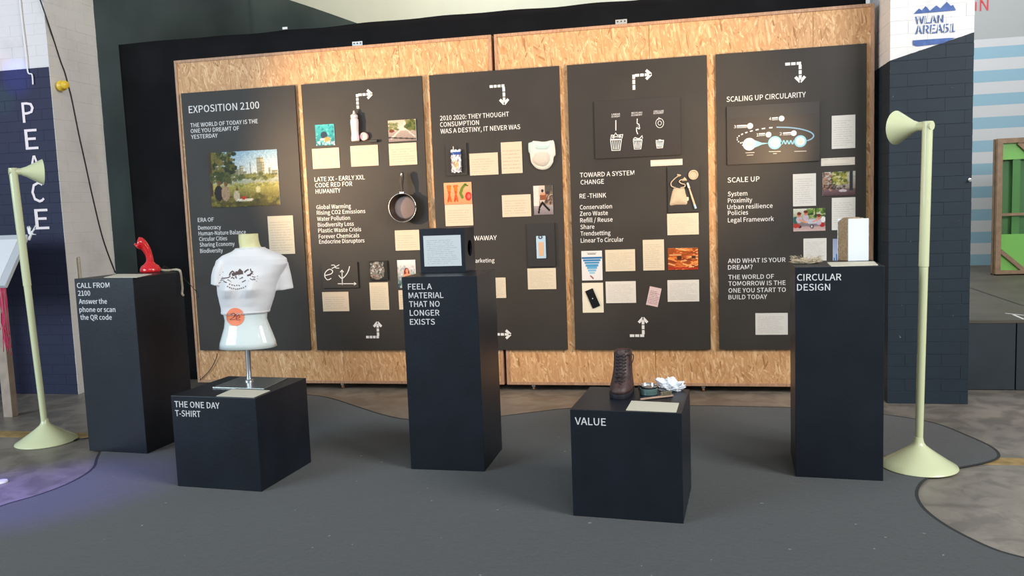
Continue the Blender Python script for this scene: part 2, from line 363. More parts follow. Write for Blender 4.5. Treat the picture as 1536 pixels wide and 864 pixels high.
# lettering -----------------------------------------------------
_fc = bpy.data.curves.new('f', 'FONT'); _fc.resolution_u = 2
try:      # the sans serif that ships with Blender itself; the built-in face is the fallback
    import os
    _fc.font = bpy.data.fonts.load(os.path.join(bpy.utils.system_resource('DATAFILES'), 'fonts', 'Noto Sans CJK Regular.woff2'))
except Exception: pass
_fo = bpy.data.objects.new('f', _fc)
_ts = bpy.data.scenes.new('type'); _ts.collection.objects.link(_fo); _vl = _ts.view_layers[0]
def textmesh(s):
    _fc.body = s; _fc.offset = .002
    _vl.update()
    me = bpy.data.meshes.new_from_object(_fo.evaluated_get(_vl.depsgraph))
    return [v.co.copy() for v in me.vertices], [tuple(p.vertices) for p in me.polygons], me
_v, _f, _ = textmesh('H'); CAPH = max(p.y for p in _v) - min(0, min(p.y for p in _v))
def lettering(s, origin, ax, up, width, cap, m, parent, name='lettering', th=.0012):
    v, f, me = textmesh(s); x0 = min(p.x for p in v); x1 = max(p.x for p in v)
    n = Vector(ax).normalized().cross(Vector(up).normalized()); sx = width / (x1 - x0); sy = cap / CAPH
    pts = [Vector(origin) + Vector(ax) * ((p.x - x0) * sx) + Vector(up) * (p.y * sy) for p in v]
    mb = MB(); k = len(pts)
    ed = {}
    for q in f:
        for i in range(len(q)):
            e = (q[i], q[(i + 1) % len(q)]); ed[e] = 1
    side = [(a, b, b + k, a + k) for (a, b) in ed if (b, a) not in ed]
    mb.add(pts + [p + n * th for p in pts], [tuple(i + k for i in q) for q in f] + side)
    bpy.data.meshes.remove(me)
    return mb.done(name, m, parent)
AX, AZ, NW = Vector((1, 0, 0)), Vector((0, 0, 1)), Vector((0, -1, 0))
def wall_text(lines, y, m, parent, cap=5.8):
    for l in lines:
        s, xl, yb, xr = l[:4]; c = l[4] if len(l) > 4 else cap
        a = WY(xl, yb, y - .0002); b = WY(xr, yb, y)
        dep = (a - CAM).dot(FW)
        lettering(s, a, AX, AZ, b.x - a.x, c * dep / F, m, parent)

# ---------------------------------------------------------------- THE SETTING
o = MB().box(-13, 9, -3, 14, -.1, 0).done('floor', M['concrete']); tag(o, kind='structure'); floor = o
a = ON(0, 656); b = ON(0, 640)
o = MB().box(-13, 1.6, 4.87, 5.02, 0, .0012).done('painted_line', M['stripe'], floor)
o = MB().box(1.6, 9, 4.80, 4.93, 0, .0012).done('painted_line', M['stripe'], floor)
o = MB().box(2.0, 10, 11.78, 12, 0, 7).done('wall_back', M['stripes']); tag(o, kind='structure')
o = MB().box(-13, 2.0, 11.9, 12.1, 0, 9).done('wall_rear', M['cream']); tag(o, kind='structure')

# pillars of painted brick
def pillar(name, x0, x1, facex, m):
    y0, y1, zt, c = 6.2, 6.82, 3.78, .09
    out = 1 if facex == x1 else -1
    core = MB().box(x0 + .0014, x1 - .0014, y0 + .0014, y1, 0, zt).done(name, m); tag(core, kind='structure')
    meshes = {}
    def brick(bx0, bx1, by0, by1, z):
        L_ = (round(bx1 - bx0, 3), round(by1 - by0, 3))
        if L_ not in meshes:
            e = .0016; hx, hy, hz = L_[0] / 2, L_[1] / 2, .0882 / 2
            mb = MB()
            ring = lambda ix, z_: [(-hx + ix, -hy + ix, z_), (hx - ix, -hy + ix, z_), (hx - ix, hy - ix, z_), (-hx + ix, hy - ix, z_)]
            mb.loft([ring(e, -hz), ring(0, -hz + e), ring(0, hz - e), ring(e, hz)])
            me = bpy.data.meshes.new('brick'); me.from_pydata(mb.v, [], mb.f); me.materials.append(m); meshes[L_] = me
        o = bpy.data.objects.new('brick', meshes[L_]); COL.objects.link(o); o.parent = core
        o.location = Vector(((bx0 + bx1) / 2 + random.uniform(-.0008, .0008), (by0 + by1) / 2 + random.uniform(-.0010, .0004), z + .045)) - core.location
    L1, g, dp = .24, .0018, .115
    for k in range(int(zt / c)):
        z = k * c; odd = k % 2
        s = facex - out * (dp + g if odd else 0)       # front row starts at the corner or beside the header
        pos_ = s; 
        while (pos_ - x0 > .02) if out > 0 else (x1 - pos_ > .02):
            e = pos_ - out * L1
            if out > 0 and e < x0 + .05: e = x0
            if out < 0 and e > x1 - .05: e = x1
            a_, b_ = sorted((pos_, e)); brick(a_, b_, y0, y0 + dp, z); pos_ = e - out * g
        yy = y0 if odd else y0 + dp + g
        while yy < y1 - .02:
            ye = min(yy + L1, y1)
            if y1 - ye < .05: ye = y1
            a_, b_ = sorted((facex, facex - out * dp)); brick(a_, b_, yy, ye, z); yy = ye + g
    return core
wl = pillar('wall_left', -6.32, -5.285, -5.285, M['pl'])
wr = pillar('wall_right', 1.461, 1.996, 1.461, M['pr'])

# writing on the pillars
for ch, xl, xr, yb in (('P', 34.7, 52.8, 184), ('E', 39, 58, 224.4), ('A', 43.5, 64, 264), ('C', 48.6, 67.5, 303.5), ('E', 54, 74.4, 344)):
    p_ = WY(xl, yb, 6.1955); q_ = WY(xr, yb, 6.1955); h = WY(xl, yb - 30.5, 6.1955).z - p_.z
    lettering(ch, p_, AX, AZ, q_.x - p_.x, h, M['letterpink'], wl, 'painted_letter')
yb_ = 6.1955
def sten(mb, poly):
    pts = [WY(x, y, yb_) for x, y in poly]; n = len(pts)
    mb.add(pts + [p + NW * .0012 for p in pts], [tuple(range(n)), tuple(range(n, 2 * n))] + [(i, (i + 1) % n, n + (i + 1) % n, n + i) for i in range(n)])
S = lambda x, y: (1300 + x / 4.322, y / 4.322)
mb = MB(); sten(mb, [S(*p) for p in ((305, 90), (340, 55), (358, 68), (382, 40), (410, 70), (452, 35), (478, 55), (520, 12), (545, 38), (560, 32), (578, 66))])
mb.done('stencil_mountains', M['stencil'], wr)
mb = MB(); sten(mb, [S(*p) for p in ((298, 262), (530, 246), (575, 246), (490, 282), (400, 292), (330, 300), (300, 292))])
mb.done('stencil_base', M['stencil'], wr)
for s_, xl, xr, yb, cap in (('WLAN', 315, 497, 156, 48), ('AREA51', 315, 572, 222, 54)):
    p_ = WY(*S(xl, yb), yb_); q_ = WY(*S(xr, yb - .06 * (xr - xl)), yb_); ax = (q_ - p_)
    o = lettering(s_, p_, ax.normalized(), AZ, ax.length, cap / 4.322 * (p_ - CAM).dot(FW) / F, M['stencil'], wr, 'stencil_lettering')
    mb = MB()    # stencil bridges in the wall's white
    for k in range(4 if s_ == 'WLAN' else 6):
        x = xl + (xr - xl) * (k + .5) / (4 if s_ == 'WLAN' else 6); y = yb - .045 * (x - xl) - 4
        ribbon(mb, [WY(*S(x - 3, y + 2), yb_ - .0013), WY(*S(x + 3, y - cap - 2), yb_ - .0013)], .0045, NW)
    mb.done('stencil_bridge', M['whiteblk'], wr)
# letters high on the far wall
wb = bpy.data.objects['wall_back']
p_ = WY(1469.5, 16.5, 11.777); q_ = WY(1482.5, 16.5, 11.777)
lettering('N', p_, AX, AZ, q_.x - p_.x, .155, M['redl'], wb, 'painted_letter')
MB().box(WY(1462.8, 15, 11.77).x, WY(1465, 15, 11.77).x, 11.775, 11.78, WY(1463, 16, 11.77).z, WY(1463, 3, 11.77).z).done('painted_letter', M['redl'], wb)

# stage
st = empty('stage', (5, 9, 0), 'dark panelled stage platform behind the right brick pillar', 'stage')
sx = WY(1523, 500, 6.68).x
xx = [2.0, sx, sx + .95, sx + 1.9, sx + 2.85, sx + 3.8]
for i in range(5):
    MB().box(xx[i] + .004, xx[i + 1] - .004, 6.66, 6.685, .004, .515).done('front_panel', M['stage'], st, bevel=.002)
MB().box(2.0, xx[-1], 6.685, 11.76, .0, .50).done('platform', M['stage'], st)
MB().box(2.0, xx[-1], 6.655, 11.76, .515, .537).done('stage_floor', M['stagetop'], st)
mb = MB(); zt = .537
for q in (((1508, 470), (1536, 473)), ((1520, 472), (1536, 479))):
    ribbon(mb, [ON(*q[0], zt), ON(*q[1], zt)], .02, (0, 0, 1))
mb.done('tape_mark', M['white'], st)
mb = MB(); ribbon(mb, [ON(1456, 432, zt), ON(1500, 447, zt), ON(1536, 459, zt)], .02, (0, 0, 1)); mb.done('floor_joint', M['black'], st)

# crate with green film
gb = empty('crate', (3.9, 10.3, zt), 'timber framed crate with green film standing on the stage', 'crate')
x0, x1, y0, y1, z0, z1 = 3.575, 5.0, 10.277, 10.42, zt + .0006, 2.1
t = .055
for bx in ((x0, x0 + t, y0, y0 + t, z0, z1), (x0, x0 + t, y1 - t, y1, z0, z1), (x1 - t, x1, y0, y0 + t, z0, z1)):
    MB().box(*bx).done('post', M['cratewood'], gb)
for zz in (z0, z1 - t): MB().box(x0 + t, x1 - t, y0, y0 + t, zz, zz + t).done('rail', M['cratewood'], gb)
MB().box(x0 + t, x1 - t, y0 + .01, y0 + .035, 1.22, 1.25).done('rail', M['cratewood'], gb)
for (pa, pb) in (((x0 + t, z0 + .28), (x0 + .30, z0 + t)), ((x0 + .22, z1 - t), (x0 + .50, z1 - .34))):
    d = Vector((pb[0] - pa[0], 0, pb[1] - pa[1])); c = Vector(((pa[0] + pb[0]) / 2, y0 + .018, (pa[1] + pb[1]) / 2)); n_ = Vector((-d.z, 0, d.x)).normalized()
    MB().obox(c, d / 2, Vector((0, .012, 0)), n_ * .022).done('brace', M['cratewood'], gb)
MB().box(x0 + t, x1 - t, y1 - .03, y1 - .02, z0 + t, z1 - t).done('film', M['greend'], gb)
MB().box(x0 + t, x1 - t, y0 + .04, y0 + .045, z0 + .03, z0 + .47).done('film', M['green'], gb)
MB().box(x0 + t, x1 - t, y0 + .04, y0 + .045, z1 - .24, z1 - t).done('film', M['green'], gb)
MB().box(x0 + t + .12, x0 + t + .2, y0 + .046, y0 + .05, z0 + .47, z1 - .24).done('film', mat('mid_green_film', (.10, .27, .08), .2), gb)
MB().box(x0, x1, y0, y1, z0, z0 + .012).done('base', M['cratewood'], gb)

# ---------------------------------------------------------------- carpet
ol = [(-60, 790), (0, 762), (60, 744), (110, 724), (140, 704), (148, 684), (175, 645), (250, 606), (380, 588), (465, 594), (500, 600), (540, 613), (575, 624), (612, 631), (680, 634), (752, 626), (800, 620), (855, 614), (940, 610), (1037, 610), (1185, 613), (1260, 617), (1330, 624), (1400, 636), (1450, 655), (1488, 673), (1498, 687), (1478, 696), (1430, 706), (1390, 720), (1375, 740), (1383, 762), (1410, 785), (1450, 808), (1500, 830), (1560, 845)]
pts = [ON(*q) for q in ol]; pts = spline(pts, 4)
ring = [Vector((p.x, p.y, 0)) for p in pts] + [Vector((4.2, 1.8, 0)), Vector((4.0, -1.0, 0)), Vector((-5.5, -1.0, 0)), Vector((-5.6, 1.8, 0))]
o = MB().loft([[p + Vector((0, 0, .0013)) for p in ring], [p + Vector((0, 0, .009)) for p in ring]]).done('carpet', M['carpet'])
CZ = .0095
mb = MB(); ribbon(mb, [p + Vector((0, 0, .0090)) for p in ring[:len(pts)]],   .016, (0, 0, 1), .0006); mb.done('cut_edge', mat('dark_carpet_edge', (.024, .024, .024), .95), o)
tag(o, 'charcoal carpet with a wavy cut edge on the concrete floor', 'carpet')

# ---------------------------------------------------------------- drapes behind the exhibition wall
def drape(name, m, x0, x1, y, z0, z1, folds, amp, label, cat, topf=None, nx=160, nz=14):
    v = []; f = []
    for k in range(nz + 1):
        for i in range(nx + 1):
            u = i / nx; x = x0 + (x1 - x0) * u; zt_ = z1 if topf is None else topf(x); z = z0 + (zt_ - z0) * k / nz
            v.append((x, y + amp * math.sin(u * folds * 6.28 + .8 * math.sin(z * 1.3 + u * 9)) * (.6 + .4 * math.sin(u * 17)), z))
    for k in range(nz):
        for i in range(nx):
            a = k * (nx + 1) + i; f.append((a, a + 1, a + nx + 2, a + nx + 1))
    o = MB().add(v, f).done(name, m, smooth='all'); s_ = o.modifiers.new('thickness', 'SOLIDIFY'); s_.thickness = .006
    return tag(o, label, cat)
drape('black_curtain', M['curtain'], -5.08, 1.44, 6.86, .003, 3.17, 9, .018, 'black cloth curtain hung right behind the strand board wall', 'curtain', topf=lambda x: 3.165 + .004 * math.sin(x * 2.3) + .005 * math.sin(x * 9.1 + 1))
def diagtop(x):
    a, b = WY(435, 0, 8.6), WY(522, 30, 8.6)
    return 6.2 if x < a.x - .5 else max(3.0, a.z + (x - a.x) * (b.z - a.z) / (b.x - a.x))
drape('green_drape', M['drape'], -10.5, WY(535, 34, 8.6).x, 8.6, .003, 6, 6, .05, 'dark green drape with a slanting edge, behind the black curtain', 'drape', topf=diagtop)
a = WY(430, 14, 6.86)
def clipon(px, py, y, lab):
    p = WY(px, py, y)
    mb = MB().box(p.x - .022, p.x + .022, y - .012, y - .002, p.z - .008, p.z + .012)
    tag(mb.done('clip', M['white']), lab, 'clip')
clipon(428, 43, 6.84, 'small white clip on the top edge of the black curtain')

# ---------------------------------------------------------------- exhibition wall of strand board
YO = 6.50     # face of the boards
YP = 6.472     # face of the black panels
GX = (-1.4475, -1.4235)
def stand(name, x0, x1, seams_top, label):
    r = empty(name, ((x0 + x1) / 2, 6.56, 0), label, 'partition')
    z0, z1, b = .052, 2.900, .024
    xs = [x0 + b] + seams_top + [x1 - b]
    for i in range(len(xs) - 1):
        g = .0015
        MB().box(xs[i] + (g if i else 0), xs[i + 1] - (g if i < len(xs) - 2 else 0), YO, YO + .018, z0 + b, z1 - b).done('board', M['osb'], r)
    MB().box(x0, x0 + b, YO - .008, 6.60, z0, z1).done('frame_post', M['pine'], r, bevel=.002)
    MB().box(x1 - b, x1, YO - .008, 6.60, z0, z1).done('frame_post', M['pine'], r, bevel=.002)
    MB().box(x0 + b, x1 - b, YO - .008, 6.60, z1 - b, z1).done('frame_rail', M['pine'], r, bevel=.002)
    MB().box(x0 + b, x1 - b, YO - .008, 6.60, z0, z0 + b).done('frame_rail', M['pine'], r, bevel=.002)
    return r
sL = stand('exhibition_wall', -4.284, GX[0], [WY(344, 100, 6.5).x, WY(598, 80, 6.5).x], 'left half of the strand board exhibition wall')
sR = stand('exhibition_wall', GX[1], 1.425, [-.2, 1.0], 'right half of the strand board exhibition wall')
for par, px in ((sL, 537), (sR, 932)):
    p = WY(px, 66 if px < 600 else 34, 6.56)
    mb = MB().box(p.x - .045, p.x + .045, 6.545, 6.549, 2.885, 2.945)
    mb.box(p.x - .045, p.x + .045, 6.545, 6.60, 2.900, 2.904)
    k = mb.done('bracket', M['grey'], par); mb2 = MB()
    for dx in (-.028, 0, .028): mb2.lathe([(.006, 0), (.006, .002)], (p.x + dx, 6.545, 2.93), 10, (0, -1, 0))
    mb2.done('screw', M['black'], k)
for par, xs_ in ((sL, (-4.1, -2.9, -1.62)), (sR, (WY(801, 584, 6.53).x, .17, 1.3))):
    for x in xs_:
        c = MB().box(x - .014, x + .014, 6.515, 6.555, .032, .052).done('caster', M['grey'], par)
        MB().lathe([(.010, -.008), (.018, -.008), (.018, .008), (.010, .008)], (x, 6.535, .018), 14, (1, 0, 0)).done('wheel', M['castor'], c, smooth=True)

PX = [(-4.225, -3.155), (-3.096, -2.034), (-1.972, -.903), (-.841, .230), (.295, 1.367)]
ZB, ZT = .3494, 2.6141
PLAB = ['first black text panel from the left, headed EXPOSITION 2100', 'second black text panel from the left, with LATE XX - EARLY XXL CODE RED',
        'middle black text panel, reading 2010 2020 THEY THOUGHT CONSUMPTION', 'fourth black text panel from the left, reading TOWARD A SYSTEM CHANGE',
        'fifth black text panel, rightmost, headed SCALING UP CIRCULARITY']
panels = []
for (xa, xb), lab in zip(PX, PLAB):
    o = MB().box(xa, xb, YP, YO - .0085, ZB, ZT).done('exhibition_board', M['panel'], bevel=.0015)
    tag(o, lab, 'display board', 'black text boards on the exhibition wall'); panels.append(o)
V = M['vinyl']
wall_text([('EXPOSITION 2100', 283.6, 169.8, 389.6, 10.4), ('THE WORLD OF TODAY IS THE', 285.9, 191.1, 387.3), ('ONE YOU DREAMT OF', 286.3, 199.7, 359.3), ('YESTERDAY', 287, 208.5, 326.9),
           ('ERA OF', 297, 333, 321), ('Democracy', 297.5, 344.7, 331.7), ('Human-Nature Balance', 298.1, 353.2, 369.2), ('Circular Cities', 299, 361.6, 341), ('Sharing Economy', 299.8, 370.1, 352.3), ('Biodiversity', 300.5, 379.4, 334.5)], YP, V, panels[0], 6)
wall_text([('LATE XX - EARLY XXL', 472, 272.5, 547.6, 6.6), ('CODE RED FOR', 472.9, 281.3, 528.7, 6.6), ('HUMANITY', 473.6, 290.5, 511, 6.6), ('Global Warming', 474.7, 313.9, 526.7), ('Rising CO2 Emissions', 475.3, 322.2, 548.3), ('Water Pollution', 476, 331.4, 525.3),
           ('Biodiversity Loss', 477, 340.3, 531), ('Plastic Waste Crisis', 477.5, 348.9, 542), ('Forever Chemicals', 478.3, 357.8, 539.2), ('Endocrine Disruptors', 479, 365.6, 547)], YP, V, panels[1], 6)
wall_text([('2010 2020: THEY THOUGHT', 660.2, 180.8, 763.8), ('CONSUMPTION', 660.2, 190.5, 718.7), ('WAS A DESTINY, IT NEVER WAS', 660.9, 200.4, 780.7), ('THROWAWAY', 685, 361.5, 745.4), ('Marketing', 707.5, 394.2, 741.9, 6)], YP, V, panels[2], 6.8)
wall_text([('TOWARD A SYSTEM', 869.9, 266.1, 951.6, 6.8), ('CHANGE', 870.9, 276.9, 906, 6.8), ('RE -THINK', 869.5, 297.7, 909.4, 6.8), ('Conservation', 869.9, 314.2, 918.1), ('Zero Waste', 869.9, 323.8, 912), ('Refill / Reuse', 870.4, 333.8, 919), ('Share', 870.7, 343.7, 891.7),
           ('Trendsetting', 870.9, 353.6, 915.9), ('Linear To Circular', 871.3, 364, 935.5)], YP, V, panels[3], 6.4)
wall_text([('SCALING UP CIRCULARITY', 1089.8, 152.9, 1208.6, 7.6), ('SCALE UP', 1091.3, 273.9, 1139.4, 7.4), ('System', 1091.7, 294.3, 1121), ('Proximity', 1091.9, 304.3, 1128.3), ('Urban resilience', 1091, 314, 1158.9), ('Policies', 1091.9, 322.8, 1122.2), ('Legal Framework', 1091.9, 333.5, 1160.7),
           ('AND WHAT IS YOUR', 1092, 394.7, 1178.3), ('DREAM?', 1092, 404.4, 1129), ('THE WORLD OF', 1092.5, 419, 1161), ('TOMORROW IS THE', 1092.7, 428.7, 1178.3), ('ONE YOU START TO', 1092.7, 439, 1178.8), ('BUILD TODAY', 1092.7, 449, 1150.6)], YP, V, panels[4], 6.6)
def arrow(par, a, k, e, wd=.021):
    A, K, E_ = WY(*a, YP), WY(*k, YP), WY(*e, YP)
    if a[1] == k[1] or abs(a[0] - k[0]) > abs(a[1] - k[1]): K.z = A.z; E_.x = K.x if abs(e[0] - k[0]) < 4 else E_.x
    else: K.x = A.x; E_.z = K.z
    mb = MB()
    def dash(P, Q, skip=False):
        d = Q - P; L_ = d.length; n = max(1, round(L_ / .034)); u = d.normalized()
        for i in range(n):
            ribbon(mb, [P + u * (L_ * i / n + (.0 if i == 0 else .003)), P + u * (L_ * (i + 1) / n - .004)], wd, NW)
    u1 = (K - A).normalized() if (K - A).length > 1e-6 else None
    if u1 is not None: dash(A, K + u1 * wd / 2)
    u = (E_ - K).normalized(); dash(K + u * (wd / 2 if u1 is not None else 0), E_ - u * .012)
    s_ = u.cross(NW)
    for sg in (-1, 1): ribbon(mb, [E_ + u * .004, E_ - u * .034 + s_ * sg * .034], wd, NW)
    mb.done('arrow_mark', V, par)
arrow(panels[1], (536.8, 163), (536.8, 142.4), (557, 142))
arrow(panels[2], (734.5, 130), (755.4, 129), (756, 155.5))
arrow(panels[3], (951, 134.6), (951, 113.3), (975.8, 112.7))
arrow(panels[4], (1177.8, 96.4), (1200.2, 94.6), (1200.2, 122))
arrow(panels[1], (549.2, 505.6), (567.3, 504.4), (567.3, 484))
arrow(panels[3], (944.8, 503.5), (965, 502.7), (964.6, 477.5))
arrow(panels[2], (720, 501.5), (720, 501.5), (765, 501.5))

# ---------------------------------------------------------------- cards and photographs on the panels
def rect(l, t, r, b, y):
    a = WY(l, t, y); c = WY(r, b, y); return a.x, c.x, c.z, a.z
def uvfront(o):
    me = o.data; ul = me.uv_layers.new(name='UVMap'); xs = [v.co.x for v in me.vertices]; zs = [v.co.z for v in me.vertices]
    x0, x1, z0, z1 = min(xs), max(xs), min(zs), max(zs)
    for p in me.polygons:
        for li in p.loop_indices:
            c = me.vertices[me.loops[li].vertex_index].co
            ul.data[li].uv = ((c.x - x0) / (x1 - x0), (c.z - z0) / (z1 - z0)) if p.normal.y < -.9 else (0, 0)
def card(l, t, r, b, m, label, th=.005, name='text_card', y=YP):
    x0, x1, z0, z1 = rect(l, t, r, b, y - th)
    o = MB().box(x0, x1, y - th, y - .0001, z0, z1).done(name, m); uvfront(o)
    return tag(o, label, 'card', 'text cards on the black panels')
card(401, 324.5, 442.6, 380.6, IVORY, 'tall cream text card at the right of the first panel, above the bust')
card(467.8, 223.4, 509.9, 251.6, CREAM, 'cream text card under the turquoise sea photo')
card(525.2, 219.2, 568, 248.1, CREAM, 'cream text card under the plastic bottle')
card(582.8, 215.7, 625.9, 246.5, CREAM, 'cream text card under the motorway photo')
card(592, 345.8, 630.3, 375, CREAM, 'cream text card just below the saucepan')
card(483, 438.3, 523.9, 466.7, CREAM, 'cream text card below the exponential curve drawing')
card(553.9, 423.9, 583.9, 464.7, IVORY, 'tall cream text card below the waste bag photo')
card(597.5, 435.5, 627, 464, CREAM, 'cream card half hidden by the tall plinth, under the bathing woman photo')
card(703.8, 230.7, 747.7, 261.5, CREAM, 'wide cream text card right of the drink pouch')
card(751, 213.8, 784, 259.3, CREAM, 'tall cream text card left of the diaper')
card(667.2, 307.6, 710, 338, CREAM, 'cream text card under the vegetable photo')
card(752.6, 293, 796.9, 324.3, CREAM, 'cream text card left of the walking courier photo')
card(791, 402.9, 834.5, 433.5, IVORY, 'beige text card under the blue key tag board')
card(733, 416.8, 759.3, 446.9, IVORY, 'small text card half hidden behind the right side of the tallest middle plinth')
card(975.8, 240.4, 1023.8, 247.3, STRIP, 'long white caption strip below the waste bin drawings')
card(1000.6, 320.8, 1048.3, 351.5, IVORY, 'beige text card under the cotton drawstring bag')
card(907.7, 375, 953.1, 406.3, IVORY, 'cream text card right of the blue inverted pyramid chart')
card(964, 360, 996.7, 405.2, IVORY, 'tall cream text card left of the french fries photo')
phcard = card(872.9, 424.6, 905.6, 468.8, M['paper'], 'blank cream card behind the black phone')
card(908.3, 422.5, 954.2, 454.2, WHITE, 'cream text card right of the black phone')
card(1001, 420.4, 1049, 452.1, WHITE, 'pale grey text card below the french fries photo')
card(1247.7, 173.8, 1282.9, 221.8, WHITE, 'tall pale text card right of the circular diagram')
card(1231.7, 237.8, 1282.3, 246.9, STRIP, 'long white caption strip under the circular diagram, right side')
card(1189.4, 261.3, 1224, 308.5, WHITE, 'tall pale text card above the children and toy car photo')
card(1247.8, 296.9, 1283, 344.3, WHITE, 'tall pale text card under the street photo, partly behind the fibre block')
card(1205.2, 358, 1239.8, 391, WHITE, 'pale text card under the children photo, above the tuft of wool')
card(1133, 469.9, 1181.8, 502, WHITE, 'white text card under BUILD TODAY at the bottom of the last panel')
o = card(971.5, 431, 990, 459, M['pinkcard'], 'pink handwritten card hanging tilted on the fourth panel', th=.004)
o.data.transform(Matrix.Rotation(.0, 4, 'Y'))
hz = (max(v.co.z for v in o.data.vertices)) / 2; o.data.transform(Matrix.Translation((0, 0, -hz))); o.location.z += hz; o.location.x = WY(980.7, 444.8, YP).x; o.rotation_euler.y = math.radians(13)

class Cv:   # small painter: u right, v up, 0..1
    def __init__(s, n, m, c=(0, 0, 0)):
        s.a = np.zeros((m, n, 3)); s.a[:] = c; s.u, s.v = np.meshgrid((np.arange(n)) / (n - 1), (np.arange(m)) / (m - 1))
    def put(s, mk, c, al=1): s.a[mk] = s.a[mk] * (1 - al) + np.array(c) * al; return s
    def ell(s, x, y, a, b, c, al=1): return s.put(((s.u - x) / a) ** 2 + ((s.v - y) / b) ** 2 < 1, c, al)
    def rec(s, x0, y0, x1, y1, c, al=1): return s.put((s.u >= x0) & (s.u <= x1) & (s.v >= y0) & (s.v <= y1), c, al)
    def line(s, p, c, w, al=1):
        for (x0, y0), (x1, y1) in zip(p, p[1:]):
            dx, dy = x1 - x0, y1 - y0; t = np.clip(((s.u - x0) * dx + (s.v - y0) * dy) / (dx * dx + dy * dy + 1e-9), 0, 1)
            s.put((s.u - x0 - t * dx) ** 2 + (s.v - y0 - t * dy) ** 2 < w * w, c, al)
        return s
    def grad(s, y0, y1, c0, c1):
        mk = (s.v >= y0) & (s.v <= y1); t = ((s.v[mk] - y0) / (y1 - y0))[:, None]; s.a[mk] = np.array(c0) * (1 - t) + np.array(c1) * t; return s
    def blobs(s, n, box, r, cols, al=.8, asp=1):
        for _ in range(n):
            x = RNG.uniform(box[0], box[2]); y = RNG.uniform(box[1], box[3]); q = RNG.uniform(*r); s.ell(x, y, q, q * asp, cols[RNG.integers(len(cols))], al)
        return s
    def noise(s, k): s.a *= 1 + RNG.uniform(-k, k, s.a.shape[:2])[..., None]; return s
def photo(l, t, r, b, cv, label, name='photo_print', th=.006, y=YP, cat='photo', edge=(.7, .7, .68), m=None, group='photos on the black panels'):
    x0, x1, z0, z1 = rect(l, t, r, b, y - th); A = np.clip(cv.a, 0, 1) ** 2.3 * .80; mm, nn = A.shape[:2]
    mb = MB(); v = [(x0 + (x1 - x0) * i / (nn - 1), y - th, z0 + (z1 - z0) * j / (mm - 1)) for j in range(mm) for i in range(nn)]
    mb.add(v, [(j * nn + i, j * nn + i + 1, (j + 1) * nn + i + 1, (j + 1) * nn + i) for j in range(mm - 1) for i in range(nn - 1)])
    k = len(v)
    mb.add([(x0, y - th, z0), (x1, y - th, z0), (x1, y - th, z1), (x0, y - th, z1), (x0, y - .0001, z0), (x1, y - .0001, z0), (x1, y - .0001, z1), (x0, y - .0001, z1)],
           [(0, 1, 5, 4), (1, 2, 6, 5), (2, 3, 7, 6), (3, 0, 4, 7), (4, 5, 6, 7)])
    o = mb.done(name, m or M['vc']); ca = o.data.color_attributes.new('Col', 'FLOAT_COLOR', 'POINT')
    cols = np.ones((k + 8, 4)); cols[:k, :3] = A.reshape(-1, 3); cols[k:, :3] = edge
    ca.data.foreach_set('color', cols.ravel().astype(np.float32))
    # recalc may flip the sheet: make the front face the room
    return tag(o, label, cat, group)
def C255(*c): return tuple(x / 255 for x in c)
# 1 riverside city
c = Cv(92, 68).grad(.55, 1, C255(226, 228, 215), C255(150, 185, 205)).grad(.42, .56, C255(165, 170, 140), C255(190, 195, 180)).grad(0, .42, C255(70, 62, 22), C255(190, 180, 95))
for x, w_, h_ in ((.30, .03, .78), (.36, .045, .72), (.42, .03, .68), (.47, .03, .74), (.52, .025, .62), (.75, .05, .88), (.78, .03, .8), (.88, .02, .68), (.95, .04, .62)):
    c.rec(x - w_, .5, x + w_, h_, C255(150, 150, 128)); c.rec(x, .5, x + w_, h_, C255(195, 180, 140))
    for k in range(6): c.rec(x - w_, .52 + k * (h_ - .5) / 6, x + w_, .535 + k * (h_ - .5) / 6, C255(110, 110, 85), .7)
c.rec(.595, .5, .605, .8, C255(110, 115, 110)).blobs(90, (.1, .48, 1, .58), (.015, .04), [C255(110, 115, 55), C255(150, 145, 70), C255(80, 90, 45)], .7)
c.rec(.1, .38, .95, .46, C255(175, 175, 150), .6).blobs(60, (.3, .36, 1, .42), (.01, .025), [C255(190, 175, 90), C255(130, 130, 60)], .7)
c.blobs(160, (0, .62, .38, 1), (.015, .045), [C255(55, 62, 22), C255(95, 95, 35), C255(120, 110, 50), C255(40, 45, 20)], .8).rec(0, .2, .035, 1, C255(75, 55, 30))
c.blobs(60, (.02, .45, .3, .62), (.02, .04), [C255(60, 70, 30), C255(90, 90, 45)], .8)
c.blobs(80, (0, 0, 1, .2), (.02, .05), [C255(60, 60, 25), C255(90, 85, 30), C255(150, 140, 60)], .5)
for x, y, s_, cc in ((.12, .26, 1.1, C255(45, 35, 30)), (.22, .25, 1.05, C255(170, 140, 110)), (.38, .2, .75, C255(200, 180, 150))):
    c.ell(x, y, .06 * s_, .13 * s_, cc).ell(x + .01, y + .16 * s_, .028 * s_, .04 * s_, C255(120, 85, 50))
c.ell(.5, .12, .12, .03, C255(225, 215, 190)).ell(.48, .16, .04, .03, C255(190, 60, 30)).ell(.7, .3, .035, .06, C255(210, 200, 140)).noise(.12)
photo(312, 229.5, 420.3, 307.6, c, 'large photo of people picnicking by a river and green towers')
